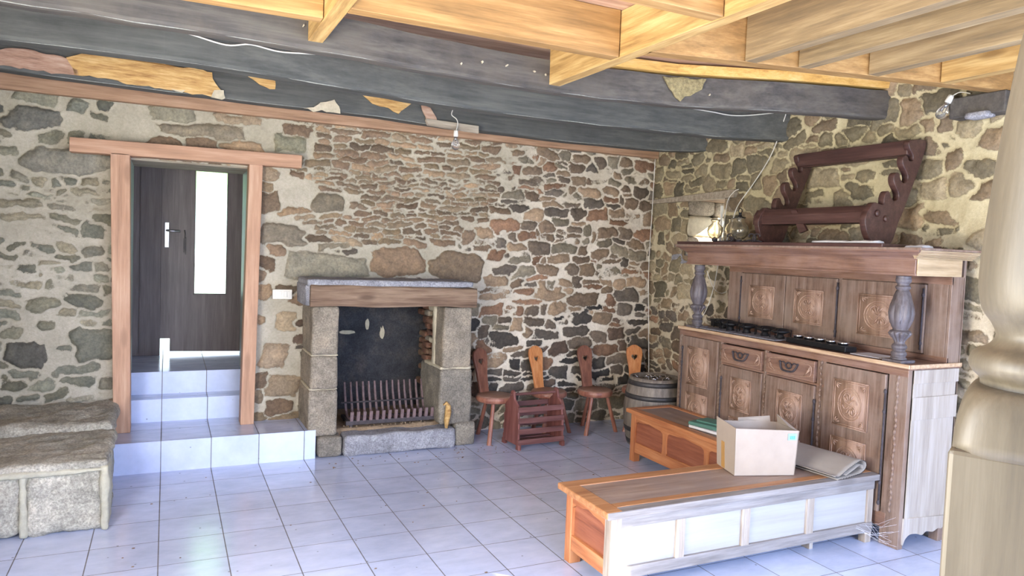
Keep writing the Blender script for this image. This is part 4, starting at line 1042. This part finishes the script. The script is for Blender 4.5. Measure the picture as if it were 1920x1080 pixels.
B('grey_sheet', 'paper', None, 3.95, 4.12, -1.33, -1.12, 1.0925, 1.097, .001); tag(bpy.data.objects['grey_sheet'], 'flat pale grey sheet lying between silver lamps and right post', 'sheet')
rg = random.Random(5)
def chandelier():
    t = thing('chandelier', 'wrought iron chandelier with amber glass globes lying on the cabinet', 'chandelier', (4.0, -.02, 1.792))
    def globe(x, y, z, s=1.0, cap=False):
        g = thing('lamp_shade', None, None, (x-4.0, y+.02, z-1.792)); g.parent = t
        m = MB(); m.lathe([(.018*s, -.062*s), (.030*s, -.058*s), (.052*s, -.035*s), (.060*s, 0), (.052*s, .030*s), (.030*s, .050*s), (.026*s, .062*s), (.032*s, .078*s), (.038*s, .088*s)], n=28, caps=False); 
        o = m.build('globe', 'amber', g, True, world=False); sm = o.modifiers.new('s', 'SOLIDIFY'); sm.thickness = .002
        m = MB(); m.lathe([(.008, -.090*s), (.020, -.085*s), (.024, -.065*s), (.012, -.055*s), (.002, -.05*s)], n=16); m.build('holder', 'iron', g, True, world=False)
        if cap:
            m = MB(); m.lathe([(.040, .090), (.042, .094), (.018, .106), (.010, .118), (.014, .128), (.003, .135)], n=20); m.build('cap', 'black', g, True, world=False)
            m = MB(); m.tube([(.018*cos(q), 0, .148+.018*sin(q)) for q in [2*pi*i/14 for i in range(15)]], .003, 6); m.build('ring', 'black', g, world=False)
    globe(3.96, .21, 1.885); globe(4.10, .17, 1.905, .95); globe(3.96, -.06, 1.885, 1.12, True)
    m = MB()
    m.cyl((4.02, .06, 1.797), (4.02, .06, 1.86), .014, .014, 10); m.sphere((4.02, .06, 1.82), .026, 8)
    for (x, y) in ((3.96, .21), (4.10, .17), (3.96, -.06)):
        m.tube(spline([(4.02, .06, 1.82), (4.02+(x-4.02)*.4, .06+(y-.06)*.4, 1.802), (4.02+(x-4.02)*.85, .06+(y-.06)*.85, 1.80), (x, y, 1.81)], 4), .006, 6)
    for cy, s in ((-.19, 1), (-.27, -1), (.04, 1)):
        m.tube([(3.95+.02*q*0, cy+s*(.012+.0105*q)*cos(q*.85), 1.835+(.010+.006*q)*sin(q*.85)) for q in [i*.45 for i in range(14)]], .006, 6)
    m.tube(spline([(3.96, -.06, 1.80), (3.95, -.14, 1.80), (3.95, -.20, 1.81), (3.96, -.30, 1.80)], 4), .006, 6)
    m.build('arms', 'iron', t, True)
chandelier()
def gun_rack():
    t = thing('wall_rack', 'dark brown notched wooden rack leaning on top of the cabinet', 'rack', (4.15, -.72, 1.792))
    o = [(3.995, 1.793), (3.945, 1.86), (3.92, 1.942), (3.945, 2.00), (3.99, 2.05), (4.04, 2.045), (4.078, 2.045), (4.080, 2.085), (4.095, 2.122), (4.122, 2.128), (4.142, 2.095), (4.175, 2.072), (4.212, 2.090), (4.205, 2.13), (4.165, 2.18), (4.158, 2.225), (4.178, 2.250), (4.205, 2.248), (4.222, 2.212), (4.255, 2.190), (4.288, 2.212), (4.280, 2.25), (4.238, 2.30),
         (4.228, 2.340), (4.250, 2.365), (4.275, 2.358), (4.290, 2.335), (4.325, 2.340), (4.322, 2.375), (4.290, 2.41), (4.285, 2.462), (4.43, 2.480), (4.445, 2.44), (4.43, 2.40), (4.41, 2.336), (4.275, 2.03), (4.225, 1.93), (4.160, 1.793)]
    for y in (-.27, -1.17):
        s = thing('side_board', None, None, (0, y+.72, 0)); s.parent = t
        me = outline_mesh(spline_2d([(a, b) for a, b in o]+[(3.995, 1.793)]), [], .045, F3((1, 0, 0), (0, 0, 1), (0, -1, 0), (0, y, 0)), .004); link_mesh('board', me, 'gunrack', s)
        m = MB()
        for x, z in ((4.02, 1.985), (4.10, 1.955)): m.cyl((x, y-.026, z), (x, y-.036, z), .022, .017, 12)
        m.build('peg', 'gunrack', s, True)
    B('top_rail', 'gunrack', t, 4.295, 4.33, -1.17, -.27, 2.375, 2.47, .006); B('top_rail', 'gunrack', t, 4.32, 4.38, -1.17, -.27, 2.37, 2.39, .004)
    m = MB(); m.loft([[(3.955, y, 1.925), (3.96, y, 1.99), (3.99, y, 2.035), (4.02, y, 2.035), (4.00, y, 1.98), (4.10, y, 1.94), (4.10, y, 1.925)] for y in (-1.15, -.20)]); m.build('trough', 'gunrack', t, bevel=.004)
    m = MB(); m.hexa([(3.965, -.70, 1.88), (3.985, -.70, 1.88), (3.985, -.60, 2.02), (3.965, -.60, 2.02), (3.965, -.64, 1.86), (3.985, -.64, 1.86), (3.985, -.55, 2.02), (3.965, -.55, 2.02)]); m.build('brace', 'gunrack', t)
gun_rack()
def cloth_strip(name, label, cat, x0, x1, y0, y1, z, mat, seed):
    m = MB(); n = 14; rings = []
    for i in range(n+1):
        y = y0+(y1-y0)*i/n; w_ = .012+.008*mn.noise(Vector((y*20, seed, 0)))
        rings.append([(x0+.01*mn.noise(Vector((y*30, seed, 1))), y, z+.001), (x1, y, z+.001), (x1-.01, y, z+w_), ((x0+x1)/2, y, z+w_*1.4), (x0+.008, y, z+w_)])
    m.loft(rings); return tag(m.build(name, mat, None, True), label, cat)
cloth_strip('folded_paper', 'crumpled pale strip lying under the rack at right cornice end', 'paper', 3.84, 3.93, -1.33, -.86, 1.793, 'paper', 2)
cloth_strip('folded_paper', 'small crumpled white scrap at the far right of the cornice top', 'paper', 3.95, 4.05, -1.56, -1.45, 1.7715, 'paper', 5)

# ------------------------------------------------------------------ corner benches
def near_bench():
    t = thing('bench', 'long low chest bench nearest the viewer, plain pale panels towards us', 'bench', (2.93, -1.20, 0))
    x0, x1, y0, y1 = 1.99, 3.86, -1.42, -.985
    # seat
    B('seat_board', 'seattopX', t, x0+.05, x1, y0+.085, y1-.06, .392, .420, .003)
    B('seat_edge', 'railX', t, x0-.04, x1+.005, y1-.058, y1+.025, .388, .424, .006); B('seat_edge', 'railX', t, x0-.045, x0+.048, y0-.03, y1+.025, .389, .4235, .006)
    B('seat_edge', 'railX', t, x0+.05, x1+.005, y0+.03, y0+.083, .390, .4225, .003); B('seat_edge', 'greyX', t, x0-.04, x1+.005, y0-.032, y0+.03, .385, .4215, .004)
    # back side (towards viewer): grey rails, posts, ply panels
    B('leg', 'greyZ', t, x0, x0+.062, y0-.005, y0+.055, 0, .386); B('leg', 'benchZ', t, x0+.0, x0+.07, y1-.06, y1, 0, .386, .004)
    B('leg', 'greyZ', t, x1-.05, x1, y0, y0+.05, 0.0, .386); B('leg', 'benchZ', t, x1-.05, x1, y1-.05, y1, 0, .386)
    B('back_rail', 'greyX', t, x0+.06, x1, y0-.004, y0+.022, .325, .386); B('back_rail', 'greyX', t, x0+.06, x1, y0-.004, y0+.022, .065, .125)
    for x in (2.42, 2.86, 3.34): B('muntin', 'greyZ', t, x-.028, x+.028, y0-.003, y0+.02, .12, .33)
    xs = [x0+.06, 2.395, 2.445, 2.835, 2.885, 3.315, 3.365, x1-.04]
    for a, b in zip(xs[::2], xs[1::2]): B('back_panel', 'plyX', t, a, b, y0+.012, y0+.020, .12, .33, 0)
    # end with orange frame and red panel
    B('end_panel', 'benchred', t, x0+.022, x0+.034, y0+.05, y1-.05, .12, .345, 0)
    arch = [(y0+.05, .386), (y0+.05, .30), (y0+.068, .322), (y0+.10, .333), (y0+.16, .336), ((y0+y1)/2, .350), (y1-.16, .336), (y1-.10, .333), (y1-.075, .322), (y1-.055, .30), (y1-.055, .386)]
    link_mesh('end_rail', outline_mesh(arch, [], .03, F3((0, 1, 0), (0, 0, 1), (1, 0, 0), (x0+.020, 0, 0))), 'benchY', t)
    B('end_rail', 'benchY', t, x0+.003, x0+.035, y0+.05, y1-.05, .075, .155, .004)
    B('front_rail', 'benchX', t, x0+.06, x1, y1-.03, y1-.004, .32, .386); B('front_rail', 'benchX', t, x0+.06, x1, y1-.03, y1-.004, .075, .14); B('front_panel', 'benchred', t, x0+.06, x1-.04, y1-.022, y1-.012, .13, .33, 0)
    B('inner_support', 'ply', t, 3.405, 3.435, y0+.05, y1-.04, 0, .10); B('bottom_board', 'ply', t, x0+.06, x1-.02, y0+.025, y1-.035, .10, .112, 0)
near_bench()
def far_bench():
    t = thing('bench', 'low orange pine chest bench standing along the cabinet front', 'bench', (3.64, -.2, 0))
    x0, x1, y0, y1 = 3.44, 3.845, -.95, .50
    B('seat_board', 'seattopY', t, x0+.05, x1-.04, y0, y1-.04, .393, .419, .003); B('seat_edge', 'benchY', t, x0-.03, x0+.048, y0, y1+.03, .389, .4225, .006)
    B('seat_edge', 'benchY', t, x1-.038, x1+.02, y0, y1+.03, .389, .4225, .004); B('seat_edge', 'benchX', t, x0+.05, x1-.04, y1-.038, y1+.03, .390, .4215, .004)
    for x, y in ((x0, y1-.065), (x1-.06, y1-.065), (x0, y0+.01), (x1-.06, y0+.01)): B('leg', 'benchZ', t, x, x+.06, y, y+.06, 0, .388, .004)
    n = 3; ys = [y1-.065, .06, -.41, y0+.07]
    sc = []
    for k in range(3):
        a, b = ys[k]-(.0 if k == 0 else .025), ys[k+1]+.025
        q = (a-b); sc += [(a, .315), (a-.03, .330), (a-q*.3, .335), (a-q*.5, .345), (a-q*.7, .335), (b+.03, .330), (b, .315)]
    arch = [(y1-.065, .388)]+sc+[(y0+.07, .388)]
    link_mesh('front_rail', outline_mesh(arch, [], .028, F3((0, 1, 0), (0, 0, 1), (1, 0, 0), (x0+.018, 0, 0))), 'benchY', t)
    B('front_rail', 'benchY', t, x0+.004, x0+.034, y0+.07, y1-.065, .075, .160, .004)
    for y in (.06, -.41):
        m = [(y-.032, .33), (y-.024, .30), (y-.020, .245), (y-.024, .18), (y-.030, .155), (y+.030, .155), (y+.024, .18), (y+.020, .245), (y+.024, .30), (y+.032, .33)]
        link_mesh('muntin', outline_mesh(m, [], .026, F3((0, 1, 0), (0, 0, 1), (1, 0, 0), (x0+.018, 0, 0))), 'benchZ', t)
    B('front_panel', 'benchred', t, x0+.016, x0+.026, y0+.07, y1-.065, .15, .345, 0)
    B('end_panel', 'benchred', t, x0+.05, x1-.05, y1-.04, y1-.03, .12, .36, 0); B('end_rail', 'benchX', t, x0+.05, x1-.05, y1-.05, y1-.02, .075, .15); B('end_rail', 'benchX', t, x0+.05, x1-.05, y1-.05, y1-.02, .33, .388)
    B('back_panel', 'ply', t, x1-.02, x1-.01, y0+.05, y1-.05, .08, .388, 0); B('bottom_board', 'ply', t, x0+.04, x1-.03, y0+.05, y1-.05, .10, .112, 0)
far_bench()

# ------------------------------------------------------------------ things on the benches
def carton():
    t = thing('cardboard_box', 'open brown cardboard box with raised flaps on the nearest bench', 'box', (3.19, -1.13, .424), radians(-17))
    w2, d2, h, th = .185, .118, .265, .005
    def q(pts): m = MB(); m.hexa(pts); return m
    fl = .012
    m = MB(); m.box(-w2, w2, -d2, d2, .001, .006); m.build('bottom', 'card', t, world=False)
    q([(-w2, -d2, 0), (w2, -d2, 0), (w2, -d2+th, 0), (-w2, -d2+th, 0), (-w2-fl, -d2-fl, h+.012), (w2+fl, -d2-fl*.5, h-.003), (w2+fl, -d2+th-fl*.5, h-.003), (-w2-fl, -d2+th-fl, h+.012)]).build('front_wall', 'card', t, world=False)
    q([(-w2, d2-th, 0), (w2, d2-th, 0), (w2, d2, 0), (-w2, d2, 0), (-w2-fl, d2-th+.01, h), (w2+fl, d2-th+.01, h-.01), (w2+fl, d2+.01, h-.01), (-w2-fl, d2+.01, h)]).build('rear_wall', 'card', t, world=False)
    q([(-w2, -d2, 0), (-w2+th, -d2, 0), (-w2+th, d2, 0), (-w2, d2, 0), (-w2-fl, -d2-fl, h+.012), (-w2-fl+th, -d2-fl, h+.012), (-w2-fl+th, d2+.01, h+.022), (-w2-fl, d2+.01, h+.022)]).build('side_wall', 'card', t, world=False)
    q([(w2-th, -d2, 0), (w2, -d2, 0), (w2, d2, 0), (w2-th, d2, 0), (w2+fl-th, -d2-fl*.5, h-.003), (w2+fl, -d2-fl*.5, h-.003), (w2+fl, d2+.01, h-.01), (w2+fl-th, d2+.01, h-.01)]).build('side_wall', 'card', t, world=False)
    # raised flaps
    q([(-.06, d2+.006, h-.01), (.15, d2+.006, h-.012), (.15, d2+.010, h-.012), (-.06, d2+.010, h-.01), (-.07, d2-.01, h+.020), (.14, d2-.0, h+.030), (.14, d2+.004, h+.030), (-.07, d2-.006, h+.020)]).build('flap', 'card', t, world=False)
    q([(w2+fl-.004, -d2, h-.008), (w2+fl, -d2, h-.008), (w2+fl, d2, h-.012), (w2+fl-.004, d2, h-.012), (w2+fl-.04, -d2+.04, h+.010), (w2+fl-.036, -d2+.04, h+.010), (w2+fl-.02, d2-.02, h+.045), (w2+fl-.024, d2-.02, h+.045)]).build('flap', 'card', t, world=False)
    q([(-w2-fl+.004, -d2, h+.010), (-w2-fl+.008, -d2, h+.010), (-w2-fl+.008, d2, h+.018), (-w2-fl+.004, d2, h+.018), (-w2+.03, -d2+.02, h-.055), (-w2+.034, -d2+.02, h-.055), (-w2+.034, d2-.01, h-.05), (-w2+.03, d2-.01, h-.05)]).build('flap', 'card', t, world=False)
    m = MB(); m.hexa([(-w2-.0015, .01, .004), (-w2, .01, .004), (-w2, .055, .004), (-w2-.0015, .055, .004), (-w2-.0095, .015, .16), (-w2-.007, .015, .16), (-w2-.007, .055, .16), (-w2-.0095, .055, .16)]); m.build('tape', 'tape', t, world=False)
    lb = thing('label', None, None, (0, 0, 0)); lb.parent = t
    m = MB(); m.box(.128, .180, -d2-.0105, -d2-.0075, .208, .246); m.build('sticker', 'paperblue', lb, world=False)
    m = MB()
    for k in range(8): m.box(.138+k*.0042, .1400+k*.0042, -d2-.0114, -d2-.0100, .214, .234)
    m.build('barcode', 'inkblue', lb, world=False)
carton()
def folded_card():
    t = thing('flattened_cardboard', 'folded sheet of grey corrugated cardboard at the right bench end', 'cardboard', (3.60, -1.20, .423), radians(8))
    prof = spline([(-.13, .004), (.00, .005), (.10, .010), (.150, .030), (.160, .058), (.135, .080), (.08, .084), (.0, .066), (-.07, .040), (-.12, .022), (-.16, .028)], 5)
    prof2 = spline([(.135, .030), (.125, .052), (.09, .060), (.03, .042), (-.05, .020)], 4)
    m = MB()
    for pr, t_ in ((prof, .004), (prof2, .003)):
        rings = []
        L = len(pr)
        def nrm(i):
            d = (pr[min(i+1, L-1)]-pr[max(i-1, 0)]).normalized(); return Vector((-d.y, d.x))
        for y in [-.24+.03*k for k in range(16)]:
            ring = []; wob = .004*mn.noise(Vector((y*9, 1, 1))); w3 = .02*y
            for i in range(L): n_ = nrm(i); ring.append((pr[i].x+w3+n_.x*t_/2, y+(.02*pr[i].x), pr[i].y+wob*(pr[i].y > .02)+n_.y*t_/2))
            for i in reversed(range(L)): n_ = nrm(i); ring.append((pr[i].x+w3-n_.x*t_/2, y+(.02*pr[i].x), pr[i].y+wob*(pr[i].y > .02)-n_.y*t_/2))
            rings.append(ring)
        m.loft(rings)
    m.build('sheet', 'card2', t, True, world=False)
    m = MB()
    for i in range(0, len(prof)-1):
        a = prof[i]; m.tube([(a.x-.005, -.2425+.02*a.x, a.y-.001), ((a.x+prof[i+1].x)/2-.005, -.2425+.02*a.x, a.y+.0025)], .0014, 4)
    m.build('corrugated_edge', 'black', t, world=False)
folded_card()
for k, (z, mt, lb) in enumerate(((.423, 'paper', 'white wrapped packet under the green one beside the cardboard box'), (.449, 'green', 'dull green folder on the white packet left of the cardboard box'))):
    t = thing('packet', lb, 'packet', (3.585, -.30, z), radians(8+8*k))
    m = MB(); m.box(-.085, .10, -.13, .15, 0, .022+.004*k); m.build('cover', mt, t, bevel=.008, world=False)
    m = MB(); m.box(-.06+.02*k, .10, -.10, .11, .022+.004*k, .030+.008*k); m.build('fold', mt, t, bevel=.004, world=False)
# cobweb strands under the bench end
m = MB(); rg = random.Random(14)
for k in range(12):
    a = Vector((rg.uniform(3.70, 3.88), -1.425, rg.uniform(.07, .14))); b = Vector((rg.uniform(3.87, 3.91), rg.uniform(-1.58, -1.50), rg.uniform(.0, .22)))
    mid = (a+b)/2+Vector((0, 0, -.02)); m.tube([a, mid, b], .0005, 4)
tag(m.build('cobweb', 'cobweb', None), 'dusty cobweb strands between bench end and cabinet corner', 'cobweb', kind='stuff')
# leaves and crumbs
m = MB(); rg = random.Random(21)
for k in range(90):
    x = rg.uniform(-.2, 4.3); y = rg.uniform(-1.8, 1.2) if k > 45 else rg.uniform(.95, 1.24)
    if k <= 45: x = rg.uniform(1.1, 2.6)
    if x > 1.85 and -1.5 < y < -.9: continue
    if x > 3.35 and y > -1.6 and y < 1.2: continue
    a = rg.uniform(0, 6.3); s = rg.uniform(.004, .011); m.hexa([(x+s*cos(a+q), y+s*.6*sin(a+q), .0) for q in (0, 1.6, 3.1, 4.7)]+[(x+s*.7*cos(a+q), y+s*.4*sin(a+q), .003) for q in (0, 1.6, 3.1, 4.7)])
tag(m.build('floor_debris', 'mantel', None), 'dark crumbs and leaf bits scattered over the tiles', 'debris', kind='stuff')

# ------------------------------------------------------------------ turned newel post in the foreground
def newel():
    t = thing('newel_post', 'thick turned oak post with square base close up at right', 'post', (.965, -3.83, 0), radians(27))
    m = MB(); h = .094
    m.box(-h, h, -h, h, 0, 1.46); m.build('square_base', 'pillar', t, bevel=.006, world=False)
    m = MB()   # rounded shoulders
    rings = []
    for k in range(9):
        q = k/8*pi/2; e = h-.03*(1-cos(q)); z = 1.455+.075*sin(q); rr = h*(.999-(1-cos(q))*.17)
        ring = []
        for i in range(48):
            a = 2*pi*i/48; p = 8-5.5*k/8; d = (abs(cos(a))**p+abs(sin(a))**p)**(-1/p); ring.append((rr*d*cos(a), rr*d*sin(a), z))
        rings.append(ring)
    m.loft(rings); m.build('shoulder', 'pillar', t, True, world=False)
    prof = [(.076, 1.52), (.075, 1.535), (.084, 1.545), (.088, 1.555), (.084, 1.568), (.068, 1.578), (.062, 1.590), (.068, 1.605), (.078, 1.62), (.083, 1.645), (.083, 1.68), (.079, 1.74), (.072, 1.82), (.063, 1.90), (.055, 1.96), (.052, 1.985), (.062, 1.995), (.073, 2.01), (.078, 2.028), (.072, 2.045),
            (.060, 2.055), (.058, 2.07), (.066, 2.10), (.082, 2.14), (.088, 2.20), (.080, 2.28), (.066, 2.34), (.070, 2.36), (.085, 2.38), (.085, 2.40)]
    P = spline([(a, b, 0) for a, b in prof], 3)
    m = MB(); m.lathe([(p.x, p.y) for p in P], n=48); m.build('turned_shaft', 'pillar', t, True, world=False)
    m = MB(); m.box(-.085, .085, -.085, .085, 2.40, 2.70); m.build('square_top', 'pillar', t, bevel=.006, world=False)
newel()
